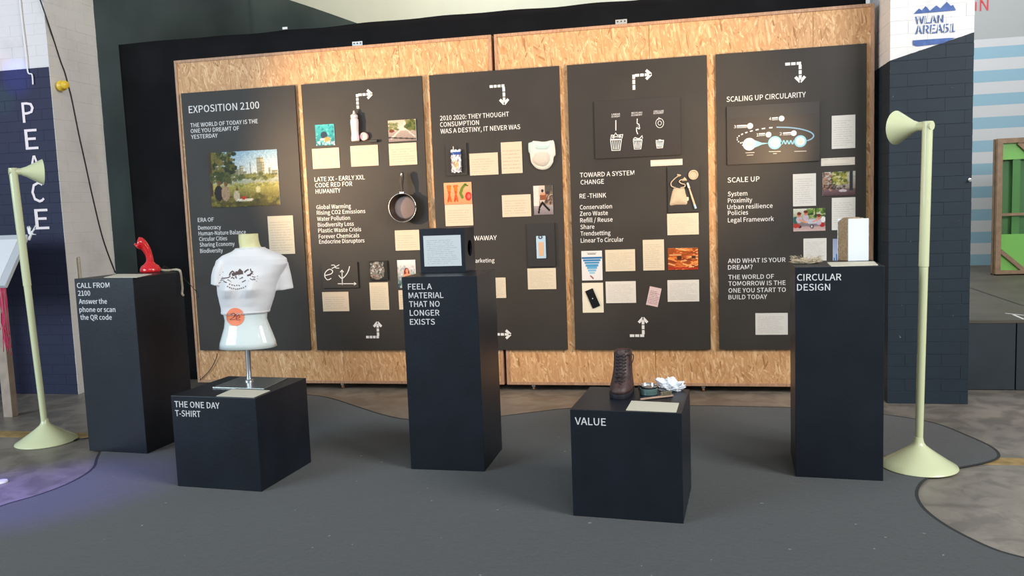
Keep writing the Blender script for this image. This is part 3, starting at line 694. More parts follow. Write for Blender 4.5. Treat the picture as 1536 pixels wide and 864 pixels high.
# 2 sea
c = Cv(40, 38).grad(0, 1, C255(20, 120, 130), C255(70, 185, 190)).blobs(70, (0, 0, 1, 1), (.02, .07), [C255(20, 110, 125), C255(110, 215, 210), C255(30, 150, 160)], .7)
c.ell(.45, .5, .18, .16, C255(15, 60, 85)).ell(.6, .28, .18, .12, C255(230, 150, 90)).ell(.35, .3, .12, .05, C255(235, 235, 225)).blobs(30, (0, 0, 1, .2), (.02, .05), [C255(210, 235, 230)], .8)
photo(472.4, 187.5, 502.5, 217.4, c, 'small turquoise underwater sea photo', cat='photo')
# 3 motorway
c = Cv(56, 42).grad(.5, 1, C255(225, 205, 185), C255(205, 185, 165)).grad(0, .5, C255(150, 135, 130), C255(175, 160, 150))
c.blobs(60, (.66, .55, 1, .95), (.04, .1), [C255(70, 85, 40), C255(110, 115, 60)], .8).blobs(40, (0, .55, .35, .85), (.03, .07), [C255(110, 120, 75), C255(150, 150, 110)], .8)
c.line([(.1, .15), (.5, .62), (.62, .9)], C255(215, 205, 195), .03).line([(.95, .2), (.6, .6)], C255(215, 205, 195), .02).line([(0, .2), (1, .08)], C255(60, 50, 50), .03).ell(.12, .5, .1, .07, C255(120, 60, 45)).ell(.35, .55, .05, .03, C255(90, 80, 80)).noise(.06)
photo(581.7, 181, 624.5, 210.6, c, 'photo of a motorway seen from a windscreen', th=.01)
# waste bag
c = Cv(44, 44, C255(40, 38, 36)).ell(.42, .5, .4, .47, C255(120, 118, 112)).blobs(150, (.08, .1, .78, .92), (.02, .06), [C255(160, 160, 155), C255(80, 78, 75), C255(200, 195, 190), C255(60, 60, 60), C255(150, 110, 90), C255(120, 130, 130)], .8)
c.rec(.82, 0, 1, 1, C255(40, 38, 36)).noise(.1)
photo(553.9, 391.7, 582, 420, c, 'dark photo of a clear bag stuffed with rubbish', th=.014, edge=(.02, .02, .02))
# bathing woman
c = Cv(40, 54, C255(150, 160, 165)).grad(.55, 1, C255(190, 190, 190), C255(235, 235, 235)).grad(0, .55, C255(40, 80, 90), C255(185, 185, 180)).blobs(60, (0, .3, 1, .8), (.02, .05), [C255(220, 220, 220), C255(140, 150, 155)], .6)
c.ell(.5, .52, .16, .2, C255(130, 40, 20)).ell(.52, .6, .07, .08, C255(220, 150, 115)).ell(.52, .38, .22, .14, C255(225, 150, 115)).ell(.5, .34, .16, .05, C255(190, 30, 25)).blobs(40, (0, 0, 1, .25), (.03, .06), [C255(30, 60, 70), C255(90, 130, 130), C255(200, 210, 205)], .7)
photo(595.5, 390.3, 624.7, 431.5, c, 'portrait photo of a red-haired woman in the sea, beside the tall plinth')
# vegetables
c = Cv(60, 44).grad(0, 1, C255(232, 150, 105), C255(240, 175, 130))
for x in (.14, .38):
    c.line([(x, .85), (x + .05, .45), (x, .15)], C255(190, 75, 25), .035).line([(x + .1, .85), (x + .05, .45), (x + .1, .15)], C255(205, 95, 30), .035).ell(x + .05, .75, .07, .15, C255(215, 120, 40))
c.line([(.78, .9), (.66, .72), (.6, .5), (.66, .3)], C255(105, 130, 45), .055).line([(.76, .9), (.86, .84)], C255(60, 95, 30), .03).ell(.88, .35, .12, .2, C255(215, 50, 45)).ell(.9, .35, .06, .1, C255(235, 110, 95)).noise(.04)
photo(665.4, 274.6, 708.1, 305.7, c, 'orange photo of carrots, a cucumber and a tomato')
# walker
c = Cv(42, 58).grad(.3, 1, C255(150, 125, 110), C255(215, 200, 190)).grad(0, .32, C255(130, 120, 125), C255(165, 155, 155)).rec(0, .3, .28, 1, C255(225, 215, 205)).rec(.6, .7, 1, 1, C255(85, 80, 75))
c.blobs(40, (.55, .38, 1, .75), (.03, .07), [C255(80, 60, 50), C255(140, 110, 90), C255(60, 50, 55)], .7).ell(.45, .62, .17, .22, C255(205, 195, 185)).rec(.34, .5, .66, .7, C255(140, 85, 60)).rec(.36, .68, .62, .76, C255(200, 150, 120)).ell(.47, .82, .07, .05, C255(50, 35, 30))
c.line([(.45, .42), (.3, .25), (.25, .08)], C255(15, 12, 12), .045).line([(.45, .42), (.6, .3), (.8, .15)], C255(15, 12, 12), .045).noise(.06)
photo(799.8, 278.9, 829.8, 321.5, c, 'portrait photo of a walking courier carrying boxes')
# chart
c = Cv(46, 62, C255(222, 222, 222)).rec(.3, .88, .7, .91, C255(120, 120, 120)).rec(.25, .93, .75, .945, C255(150, 150, 150))
for k in range(7):
    y = .8 - k * .085; w_ = .48 - k * .058; cc = [C255(40, 110, 165), C255(50, 125, 180), C255(65, 140, 190), C255(80, 150, 195), C255(100, 165, 205), C255(125, 180, 212), C255(150, 195, 220)][k]
    c.rec(.5 - w_, y - .07, .5 + w_, y, cc)
c.line([(.42, .15), (.55, .06)], C255(150, 60, 60), .025)
photo(871.9, 376.7, 904, 420.2, c, 'white chart with a blue inverted pyramid', cat='poster')
# fries
c = Cv(60, 44, C255(150, 75, 30))
for k in range(60):
    x, y = RNG.uniform(0, 1, 2); a_ = RNG.uniform(-.6, .6); l_ = RNG.uniform(.15, .4)
    c.line([(x, y), (x + l_ * math.cos(a_), y + l_ * math.sin(a_))], [C255(235, 150, 80), C255(215, 120, 55), C255(245, 185, 125), C255(190, 90, 40), C255(120, 45, 25)][RNG.integers(5)], .025, .9)
c.ell(.38, .55, .08, .1, C255(70, 40, 30)).rec(.78, .5, .92, .65, C255(70, 45, 35)).line([(0, .1), (1, .05)], C255(170, 40, 30), .05, .7)
photo(1001.5, 372.5, 1047.3, 404.2, c, 'orange photo of french fries and fast food')
# street
c = Cv(60, 44).grad(.3, 1, C255(150, 140, 125), C255(190, 190, 180)).grad(0, .3, C255(85, 65, 70), C255(120, 95, 95)).blobs(80, (0, .25, .35, 1), (.02, .06), [C255(130, 95, 75), C255(90, 65, 55), C255(165, 130, 110), C255(60, 45, 40)], .8)
c.blobs(90, (.3, .5, .75, 1), (.03, .07), [C255(110, 115, 45), C255(150, 145, 60), C255(75, 85, 35), C255(190, 185, 130)], .8).rec(.82, .2, .92, 1, C255(50, 55, 60)).ell(.62, .2, .12, .06, C255(190, 180, 180)).blobs(30, (.3, .25, .7, .45), (.02, .04), [C255(60, 50, 50), C255(120, 110, 105)], .7).noise(.1)
photo(1233.9, 258.5, 1283, 292.4, c, 'dark photo of a street with trees and parked cars')
# children
c = Cv(66, 46).grad(.2, 1, C255(110, 110, 70), C255(215, 215, 200)).grad(0, .22, C255(200, 175, 170), C255(185, 150, 145)).blobs(50, (.45, .6, 1, 1), (.03, .09), [C255(90, 125, 50), C255(50, 75, 35), C255(150, 170, 90)], .8)
c.line([(.7, .7), (.7, 1)], C255(60, 40, 30), .015).ell(.07, .5, .1, .16, C255(40, 95, 85))
c.rec(.16, .22, .82, .36, C255(130, 120, 125)).ell(.6, .42, .26, .1, C255(190, 190, 200)).ell(.58, .2, .06, .09, C255(60, 50, 50)).ell(.58, .2, .03, .05, C255(190, 185, 185)).ell(.2, .2, .05, .07, C255(50, 40, 40)).ell(.08, .25, .13, .1, C255(175, 60, 50)).ell(.9, .28, .08, .12, C255(170, 40, 45))
for x, y in ((.18, .72), (.39, .8), (.8, .62)):
    c.ell(x, y - .2, .09, .16, C255(190, 175, 185)).ell(x, y, .065, .1, C255(200, 130, 100)).ell(x, y + .06, .07, .07, C255(110, 50, 35))
c.line([(.2, .5), (.42, .38)], C255(215, 150, 125), .035).line([(.8, .5), (.62, .42)], C255(215, 150, 125), .03).ell(.93, .5, .07, .13, C255(225, 220, 220)).noise(.06)
photo(1190, 313.5, 1238.1, 345.9, c, 'photo of children pushing a silver toy car')
# blue chart
c = Cv(40, 36).grad(0, 1, C255(175, 190, 215), C255(150, 160, 190))
for k in range(10): c.rec(.04 + k * .09, 0, .09 + k * .09, .15 + .3 * (k % 3) / 2 + .02 * k, C255(50, 100, 165))
photo(1249.3, 358.5, 1283, 391, c, 'blue picture with bars mostly hidden by the fibre block', cat='picture')

# exponential curve board
def dboard(l, t, r, b, m, label, th=.012, cat='board', name='picture_board'):
    x0, x1, z0, z1 = rect(l, t, r, b, YP - th)
    o = MB().box(x0, x1, YP - th, YP - .0001, z0, z1).done(name, m); return tag(o, label, cat)
TB = .014
eb = dboard(482, 394, 537.8, 431.4, M['panel'], 'black board with a chalk-white exponential curve', TB)
D_ = lambda x, y: WY(440 + x / 3.6, 280 + y / 3.6, YP - TB)
mb = MB(); ws = .007
ribbon(mb, spline([D_(*q) for q in ((172, 480), (205, 470), (212, 455), (195, 446), (174, 462), (170, 485), (185, 503), (205, 495))], 5), ws, NW)
ribbon(mb, spline([D_(*q) for q in ((205, 424), (222, 424), (228, 438), (248, 440))], 4), ws * .8, NW)
ribbon(mb, [D_(208, 442), D_(248, 422)], ws * .8, NW)
ribbon(mb, [D_(265, 530), D_(263, 452)], ws * .9, NW); ribbon(mb, [D_(253, 462), D_(263, 450), D_(272, 462)], ws * .9, NW)
ribbon(mb, [D_(240, 524), D_(338, 524)], ws * .9, NW); ribbon(mb, [D_(328, 517), D_(340, 524), D_(328, 531)], ws * .9, NW)
ribbon(mb, spline([D_(*q) for q in ((245, 478), (262, 495), (282, 480), (297, 455), (304, 430))], 5), ws, NW)
mb.done('chalk_drawing', V, eb)

# waste bin infographic
ib = dboard(891, 152.8, 1021, 232, M['board2'], 'brown-black board with three drawn waste bins', TB)
D_ = lambda x, y: WY(840 + x / 4.8, 80 + y / 4.8, YP - TB)
ws = .0065
def bin_(x0, x1, y0, y1):
    mb = MB()
    ins = (x1 - x0) * .13
    ribbon(mb, [D_(x0 - 3, y0), D_(x1 + 3, y0 - 2)], ws * 1.6, NW)
    ribbon(mb, [D_(x0, y0), D_(x0 + ins, y1), D_(x1 - ins, y1 - 2), D_(x1, y0)], ws, NW)
    for k in range(1, 5):
        u = k / 5; ribbon(mb, [D_(x0 + (x1 - x0) * u, y0 + 8), D_(x0 + ins + (x1 - x0 - 2 * ins) * u, y1 - 8)], ws * .9, NW)
    mb.done('bin_drawing', V, ib)
bin_(364, 442, 622, 700); bin_(528, 590, 624, 690); bin_(692, 745, 630, 682)
for q in (((366, 615), (370, 588), (392, 590), (400, 572), (412, 590), (440, 586), (452, 582), (446, 612)), ((375, 600), (430, 602)), ((528, 618), (540, 606), (560, 614), (575, 612), (592, 592), (594, 612)), ((700, 628), (720, 622), (742, 630))):
    mb = MB(); ribbon(mb, [D_(*p) for p in q], ws, NW); mb.done('rubbish_drawing', V, ib)
for q, r_ in (((385, 602), .011), ((432, 600), .009)): mb = MB(); disc(mb, D_(*q), r_, NW); mb.done('rubbish_drawing', V, ib)
mb = MB()
ribbon(mb, [D_(402, 482), D_(402, 555)], ws * 1.1, NW); mb.done('line_drawing', V, ib); mb = MB()
ribbon(mb, spline([D_(*p) for p in ((556, 470), (556, 505), (568, 510), (570, 525), (556, 522), (572, 530), (570, 545), (552, 535), (552, 560), (560, 582))], 4), ws, NW); mb.done('knot_drawing', V, ib); mb = MB()
for r_ in (12, 27):
    ribbon(mb, [D_(718 + r_ * 1.05 * math.cos(t_ * math.tau / 20), 502 + r_ * 1.25 * math.sin(t_ * math.tau / 20)) for t_ in range(21)], ws * .55, NW)
ribbon(mb, [D_(705, 480), D_(712, 462), D_(720, 475)], ws, NW)
mb.done('spiral_drawing', V, ib)
for s1, s2, xl, xr, y1_, y2_ in (('LINEAR', 'ECONOMY', 372, 432, 446, 462), ('RECYCLING', 'ECONOMY', 515, 592, 436, 452), ('CIRCULAR', 'ECONOMY', 674, 746, 424, 438)):
    for s_, y_ in ((s1, y1_), (s2, y2_)):
        p_ = D_(xl, y_); q_ = D_(xr, y_); lettering(s_, p_, AX, AZ, q_.x - p_.x, .0125, V, ib)

# circular diagram
cb_ = dboard(1090, 160.5, 1229.3, 241, M['board2'], 'dark board with the blue and white circular diagram', TB)
D_ = lambda x, y: WY(1070 + x / 4.546, 70 + y / 4.546, YP - TB)
P_ = D_(90, 410); Q_ = D_(725, 455)
mb = MB()
mb.box(rect(1090, 160.5, 1229.3, 166, YP - TB)[0], rect(1090, 160.5, 1229.3, 166, YP - TB)[1], YP - TB - .001, YP - TB, Q_.z + .0, P_.z)
mb.done('header_strip', M['board1'], cb_)
mb = MB(); ribbon(mb, spline([D_(*p) for p in ((430, 549), (520, 552), (600, 563), (660, 582), (684, 605), (670, 628), (638, 642))], 5), .009, NW); mb.done('blue_arc', M['blue2'], cb_)
mb = MB(); sp = spline([D_(*p) for p in ((208, 664), (175, 650), (162, 625), (190, 600), (250, 578), (330, 560), (420, 550))], 8)
for i in range(0, len(sp) - 2, 4): ribbon(mb, sp[i:i + 3], .009, NW)
ribbon(mb, [D_(196, 650), D_(210, 664), D_(196, 674)], .007, NW)
mb.done('dashed_arc', V, cb_)
mb = MB(); pts = [D_(*p) for p in ((255, 628), (330, 655), (385, 658), (330, 668), (255, 700))]; n = len(pts)
mb.add(pts + [p + NW * .001 for p in pts], [tuple(range(n)), tuple(range(n, 2 * n))]); 
ribbon(mb, [D_(462 + k * 4, 652 + 14 * math.sin(k * 1.05)) for k in range(24)], .008, NW)
for c_, r_ in (((420, 655), 40), ((593, 645), 36)): disc(mb, D_(*c_), r_ / 4.546 * .00562, NW)
mb.done('blue_print', M['blue'], cb_)
for c_, r_ in (((245, 665), 38), ((420, 655), 30), ((593, 645), 26), ((250, 541), 18), ((465, 490), 17), ((376, 600), 17), ((548, 590), 17)): mb = MB(); disc(mb, D_(*c_) + NW * .0013, r_ / 4.546 * .00562, NW); mb.done('circle_print', V, cb_)
for x0_, x1_, y_ in ((160, 228, 545), (400, 440, 492), (310, 352, 600), (475, 530, 594)):
    mb = MB(); ribbon(mb, [D_(x0_, y_ - 4), D_(x1_, y_ - 7)], .011, NW); ribbon(mb, [D_(x0_, y_ + 8), D_(x1_, y_ + 5)], .004, NW); mb.done('title_print', V, cb_)
mb = MB()
for c_, r_ in (((245, 663), 14), ((420, 655), 13), ((593, 645), 13)): disc(mb, D_(*c_) + NW * .0026, r_ / 4.546 * .00562, NW)
mb.done('grey_icon', M['grey'], cb_)
mb = MB()
for x0_, x1_, y_ in ((218, 280, 724), (228, 272, 740), (378, 460, 716), (408, 432, 730), (552, 635, 714)): ribbon(mb, [D_(x0_, y_), D_(x1_, y_ - 2)], .004, NW)
mb.done('caption_print', M['grey'], cb_)
for s_, x_, y_ in (('3', 140, 556), ('4', 380, 502), ('1', 294, 612), ('2', 452, 605)):
    p_ = D_(x_, y_); lettering(s_, p_, AX, AZ, .016, .022, V, cb_)

# ---------------------------------------------------------------- objects mounted on the panels
# saucepan
c = WY(603.5, 311.5, YP - .08); sc = .00565
pan = empty('saucepan', (c.x, YP, c.z - .12), 'black steel-rimmed saucepan hanging on the second panel', 'pan')
R = 20.8 * sc
MB().lathe([(R * .66, .010), (R * .80, .015), (R * .93, .042), (R, .075), (R + .003, .079), (R - .001, .081), (R - .004, .075), (R * .90, .042), (R * .80, .018), (.0001, .016)], (c.x, YP, c.z), 44, (0, -1, 0), cap0=True, cap1=False).done('pan_body', M['panin'], pan, smooth=True)
mb = MB(); mb.tube([(c.x + R * math.cos(q * math.tau / 44), YP - .080, c.z + R * math.sin(q * math.tau / 44)) for q in range(45)], .0035, 8); mb.done('rim', M['panrim'], pan, smooth='all')
MB().lathe([(R * .74, .0195), (.0001, .0205)], (c.x, YP, c.z), 40, (0, -1, 0), cap0=False, cap1=False).done('pan_bottom', mat('worn_pan_bottom', (.17, .115, .095), .35, .2), pan)
h0 = Vector((c.x + .004, YP - .077, c.z + R)); h1 = WY(603, 257.5, YP - .060)
MB().obox(h0 + Vector((0, -.002, .004)), (.021, 0, 0), (0, .010, 0), (0, 0, .010)).done('handle_bracket', M['panrim'], pan, bevel=.003)
mid = [h0, h0.lerp(h1, .25) + Vector((0, -.004, 0)), h0.lerp(h1, .5) + Vector((-.004, -.006, 0)), h0.lerp(h1, .8) + Vector((-.002, 0, 0)), h1]
MB().tube(spline(mid, 5), [.009, .009, .009, .009, .009, .010, .011, .012, .013, .015, .016, .017, .018, .018, .018, .018, .018, .017, .015, .011, .006][:21], 10).done('handle', M['panhandle'], pan, smooth='all')
mb = MB(); mb.tube([h1 + Vector((.006 * math.cos(q * math.tau / 14), -.018, -.026 + .013 * math.sin(q * math.tau / 14))) for q in range(15)], .003, 6); mb.done('hanging_ring', M['panrim'], pan, smooth='all')

# squeeze bottle, cap
b0 = WY(533, 212, YP - .04); sc = .0056
def lathe_thing(name, prof, base, m, label, cat, n=24, axis=(0, 0, 1), group=None):
    return tag(MB().lathe(prof, base, n, axis).done(name, m, smooth=True), label, cat, group)
bo = empty('plastic_bottle', (b0.x, YP - .04, b0.z), 'clear pinkish plastic bottle fixed on the second panel', 'bottle')
MB().lathe([(.026, 0), (.033, .004), (.034, .03), (.030, .06), (.031, .10), (.034, .15), (.033, .175), (.026, .19), (.02, .196)], (b0.x, YP - .036, b0.z), 24).done('body', M['plastic'], bo, smooth=True)
MB().lathe([(.030, 0), (.030, .022), (.012, .034), (.007, .055), (.004, .060)], (b0.x, YP - .036, b0.z + .192), 24).done('nozzle_cap', mat('cap_plastic', (.62, .56, .55), .3), bo, smooth=True)
b1 = WY(545.3, 204.6, YP - .03)
lathe_thing('bottle_cap', [(.033, 0), (.035, .01), (.033, .028), (.022, .03), (.020, .026), (.0001, .026)], (b1.x, YP - .0005, b1.z), M['pinkcap'], 'round pink cap fixed beside the plastic bottle', 'cap', axis=(0, -1, 0))
p_ = WY(560, 211.5, YP - .02)
tag(MB().box(p_.x - .035, p_.x + .035, YP - .03, YP - .0005, p_.z - .010, p_.z + .010).done('black_clip', M['black'], bevel=.003), 'small black bar right of the pink cap', 'clip')

# drink pouch on its board
jb = dboard(668.5, 216, 701, 262.3, M['panel'], 'thin black board carrying the drink pouch', TB)
c = Cv(34, 70, C255(190, 195, 205)).rec(0, .78, 1, .9, C255(45, 70, 140)).rec(.1, .68, .9, .78, C255(210, 215, 225)).ell(.3, .45, .22, .12, C255(215, 130, 70)).ell(.62, .4, .2, .14, C255(190, 160, 110)).ell(.45, .22, .3, .12, C255(200, 160, 120)).blobs(50, (0, 0, 1, .75), (.04, .1), [C255(225, 225, 228), C255(150, 150, 165), C255(90, 70, 80), C255(235, 235, 240)], .6)
x0, x1, z0, z1 = rect(675.6, 225, 691.7, 258.3, YP - TB - .03)
mb = MB(); nn, mm = 34, 70; v = []
def pch(u, vv, s_): return (x0 + (x1 - x0) * u + .003 * math.sin(vv * 23 + 2 * s_), YP - TB - .017 - s_ * (.0005 + .015 * (math.sin(math.pi * u) ** .5) * (math.sin(math.pi * min(max(vv, .02), .98)) ** .4) + .002 * math.sin(u * 20) * math.sin(vv * 26)), z0 + (z1 - z0) * vv + (.004 * math.sin(u * 16) if vv in (0, 1) else 0))
v = [pch(i / (nn - 1), j / (mm - 1), 1) for j in range(mm) for i in range(nn)]; w2 = [pch(i / (nn - 1), j / (mm - 1), -1) for j in range(mm) for i in range(nn)]
K = len(v); fa = [(j * nn + i, j * nn + i + 1, (j + 1) * nn + i + 1, (j + 1) * nn + i) for j in range(mm - 1) for i in range(nn - 1)]
mb.add(v + w2, fa + [tuple(K + q for q in f_[::-1]) for f_ in fa])
jp = mb.done('drink_pouch', M['foil'], smooth='all'); ca = jp.data.color_attributes.new('Col', 'FLOAT_COLOR', 'POINT')
cols = np.ones((2 * K, 4)); cols[:K, :3] = cols[K:, :3] = (c.a ** 2.2).reshape(-1, 3); ca.data.foreach_set('color', cols.ravel().astype(np.float32))
tag(jp, 'crumpled white and blue drink pouch with a straw', 'pouch')
sp_ = WY(680, 225, YP - TB - .02); MB().tube([sp_ + Vector((0, 0, -.02)), sp_ + Vector((.0, 0, .028))], .003, 8).done('straw', V, jp)

# diaper
Dp = lambda x, y, dy=0: WY(640 + x / 4.548, 90 + y / 4.548, YP - .03 - dy)
def slab(name, poly, th, m, parent, y=YP, puff=.012, nsub=3):
    pts = spline([*poly, poly[0]], nsub)[:-1]; ctr = sum(pts, Vector()) / len(pts); rings = []
    for s_, d_ in ((1, .0004), (1.0, th * .5), (.97, th * .85), (.85, th + puff * .4), (.55, th + puff * .85), (.2, th + puff)):
        rings.append([Vector((ctr.x + (p.x - ctr.x) * s_, y - d_, ctr.z + (p.z - ctr.z) * s_)) for p in pts])
    return MB().loft(rings).done(name, m, parent, smooth='all')
dp = slab('diaper', [Dp(*q) for q in ((722, 550), (755, 552), (790, 556), (820, 553), (852, 548), (868, 590), (872, 640), (862, 670), (858, 700), (830, 738), (790, 750), (745, 738), (712, 700), (704, 660), (700, 620), (706, 580))], .02, M['diaper'], None)
tag(dp, 'opened white diaper pinned at the top right of the middle panel', 'diaper')
slab('side_tab', [Dp(*q, .0) for q in ((690, 565), (728, 556), (728, 600), (715, 640), (692, 625))], .012, M['diaperb'], dp)
slab('side_tab', [Dp(*q, .0) for q in ((842, 548), (865, 552), (876, 640), (862, 655), (846, 610))], .012, M['diaper'], dp)
slab('absorbent_core', [Dp(*q) for q in ((735, 620), (790, 612), (842, 620), (850, 680), (820, 725), (780, 732), (735, 715), (712, 680))], .02, mat('diaper_core', (.52, .47, .41), .9, bump=.5, bscale=70), dp, puff=.022)
slab('waistband', [Dp(*q) for q in ((728, 575), (790, 585), (845, 572), (842, 610), (790, 618), (730, 612))], .02, M['diaperb'], dp, puff=.018)

# key tag board
kb = dboard(790.3, 335.8, 833.3, 399.4, M['board1'], 'thin dark board behind the pale blue tag', TB)
x0, x1, z0, z1 = rect(803.9, 354, 819.3, 387.8, YP - TB - .01)
kt = tag(MB().box(x0, x1, YP - TB - .012, YP - TB - .0001, z0, z1).done('luggage_tag', M['lblue'], bevel=.006), 'pale blue plastic tag with a tan window on the middle panel', 'tag')
w3 = (x1 - x0); MB().box(x0 + w3 * .27, x1 - w3 * .24, YP - TB - .0135, YP - TB - .011, z0 + .022, z1 - .05).done('window_card', M['tan'], kt)
mb = MB(); cx = (x0 + x1) / 2; mb.tube([(cx - .002 + .013 * math.cos(q * math.tau / 16), YP - TB - .014, z1 - .008 + .014 * math.sin(q * math.tau / 16)) for q in range(17)], .0035, 6); mb.done('loop', M['black'], kt, smooth='all')

# cotton bag, toothbrush, lid on a board
bb = dboard(1001, 250.5, 1049.5, 317.5, M['board1'], 'thin dark board carrying cotton bag and toothbrush', TB)
Y2 = YP - TB
Dp = lambda x, y, dy=0: WY(840 + x / 5.76, 230 + y / 5.76, Y2 - dy)
bg_ = slab('drawstring_bag', [Dp(*q) for q in ((985, 295), (1030, 300), (1070, 296), (1085, 345), (1098, 400), (1095, 440), (1050, 445), (1000, 446), (950, 450), (955, 400), (968, 340))], .006, M['cotton'], None, y=Y2)
tag(bg_, 'natural cotton drawstring bag on the fourth panel', 'bag')
mb = MB()
mb.tube(spline([Dp(*q, .012) for q in ((1000, 298), (965, 285), (960, 255), (985, 225), (1015, 200), (1030, 190))], 5), .0045, 7)
mb.tube(spline([Dp(*q, .012) for q in ((1040, 298), (1075, 290), (1080, 270), (1050, 262), (1030, 245), (1045, 230), (1075, 225))], 5), .0045, 7)
mb.done('drawstring', M['cotton'], bg_, smooth='all')
for q in (((1010, 178), (1048, 188), (1018, 208)), ((1075, 203), (1098, 235), (1050, 240))):
    slab('cord_end', [Dp(*p) for p in q], .008, M['cotton'], bg_, y=Y2)
slab('side_label', [Dp(*q) for q in ((1094, 378), (1110, 380), (1110, 408), (1096, 408))], .003, M['paper'], bg_, y=Y2, puff=.001)
k = WY(1040, 262.3, Y2 - .01)
lathe_thing('wooden_lid', [(.034, 0), (.038, .006), (.038, .016), (.030, .02), (.024, .014), (.0001, .013)], (k.x, Y2 - .0003, k.z), M['cotton'], 'small round beige lid above the bamboo toothbrush', 'lid', axis=(0, -1, 0))
ta, tb = Dp(1100, 252, .012), Dp(1172, 475, .012)
tb_ = MB().tube([ta, ta.lerp(tb, .2), ta.lerp(tb, .5), ta.lerp(tb, .9), tb], [.006, .006, .0075, .0085, .006], 10).done('bamboo_toothbrush', M['bamboo'], smooth='all')
tag(tb_, 'bamboo toothbrush with pale blue tip beside the cotton bag', 'toothbrush')
MB().tube([ta.lerp(tb, .85), tb + (tb - ta) * .01], .0092, 10).done('tip', M['lblue'], tb_, smooth=True)
mb = MB(); d = (tb - ta).normalized(); s_ = d.cross(NW)
for i in range(5): mb.obox(ta + d * (.008 + .008 * i) + NW * .010, s_ * .008, NW * .008, d * .003)
mb.done('bristles', V, tb_)
# phone on card
pc = WY(889, 447.7, YP - .01); a_ = math.radians(22); ux = Vector((math.cos(a_), 0, -math.sin(a_) * -1)); 
ux = Vector((math.cos(a_), 0, math.sin(a_))); uz = Vector((-math.sin(a_), 0, math.cos(a_)))
ph = MB().obox(pc + Vector((0, -YP + pc.y * 0, 0)) * 0 + Vector((0, (YP - .0095) - pc.y, 0)), ux * .033, Vector((0, .0042, 0)), uz * .077).done('smartphone', M['glass'], bevel=.004)
tag(ph, 'black smartphone stuck tilted on a cream card', 'phone')
mb = MB(); disc(mb, pc + Vector((0, (YP - .0137) - pc.y, 0)), .004, NW); mb.done('screen_mark', V, ph)

# ---------------------------------------------------------------- plinths
def plinth(x, y, th, w_, d_, h, label, name='plinth'):
    e1 = Vector((math.cos(th), math.sin(th), 0)); e2 = Vector((-math.sin(th), math.cos(th), 0)); o_ = Vector((x, y, CZ))
    q = [o_, o_ + e1 * w_, o_ + e1 * w_ + e2 * d_, o_ + e2 * d_]
    o = MB().hexa(q, [p + ZZ * (h - CZ) for p in q]).done(name, M['plinth'], bevel=.0025)
    tag(o, label, 'plinth'); return o, Vector((x, y, 0)), e1, e2
def ptext(pl_, lines):
    o, o_, e1, e2 = pl_
    for s, xl, yb, xr, cap in lines:
        a = PLN(xl, yb, o_ - e2 * .0002, -e2); b = PLN(xr, yb, o_, -e2)
        lettering(s, a, e1, AZ, (b - a).dot(e1), cap * (a - CAM).dot(FW) / F, V, o)
A = plinth(-3.866, 4.586, -.067, .457, .479, 1.158, 'tall black plinth lettered CALL FROM 2100')
B = plinth(-2.811, 3.993, -.077, .545, .533, .533, 'low black cube plinth lettered THE ONE DAY T-SHIRT')
Cc = plinth(-1.561, 4.407, -.016, .446, .441, 1.139, 'tall black plinth lettered FEEL A MATERIAL THAT NO LONGER EXISTS')
Dd = plinth(-.527, 3.789, -.086, .527, .5, .537, 'low black cube plinth lettered VALUE')
Ee = plinth(.594, 4.471, -.073, .436, .446, 1.144, 'tall black plinth lettered CIRCULAR DESIGN')
ptext(A, [('CALL FROM', 115.8, 432, 164.7, 7.6), ('2100', 117.4, 443.6, 135.7, 7.6), ('Answer the', 118.8, 455.8, 160.8, 7.4), ('phone or scan', 119.5, 468, 173.4, 7.4), ('the QR code', 121, 479.5, 168, 7.4)])
ptext(B, [('THE ONE DAY', 262.2, 610.5, 329.5, 9.2), ('T-SHIRT', 263.2, 624, 301, 9.2)])
ptext(Cc, [('FEEL A', 612.2, 434.3, 648, 8.6), ('MATERIAL', 613.2, 447.5, 665.3, 8.6), ('THAT NO', 614, 460.4, 659.8, 8.6), ('LONGER', 615, 473.6, 659.4, 8.6), ('EXISTS', 615.2, 487, 652.6, 8.6)])
ptext(Dd, [('VALUE', 862.6, 636.6, 908.9, 11)])
ptext(Ee, [('CIRCULAR', 1195.5, 421, 1262, 9.8), ('DESIGN', 1195.5, 435.8, 1245.2, 9.8)])
def flat(px4, z, m, label, th=.003, name='text_card'):
    q = [ON(*p, z + th) for p in px4]; q = [Vector((p.x, p.y, z + .0004)) for p in q]
    o = MB().hexa(q, [p + ZZ * th for p in q]).done(name, m); return tag(o, label, 'card')
flat([(156, 416), (205, 416), (228, 411), (176, 411)], 1.158, M['paper'], 'cream card lying on the plinth in front of the red telephone')
flat([(324.5, 593.7), (380.5, 595.8), (405, 585.5), (348.5, 583.5)], .533, M['paper'], 'white card lying in front of the torso stand')
flat([(939, 614.8), (1014.5, 618), (1018.5, 604.5), (947.2, 601)], .537, M['paper'], 'cream card lying on the plinth lettered VALUE')
flat([(1247, 399.2), (1317, 397.2), (1311, 392.0), (1240.5, 393.4)], 1.144, M['paper'], 'cream card lying in front of the fibre block')

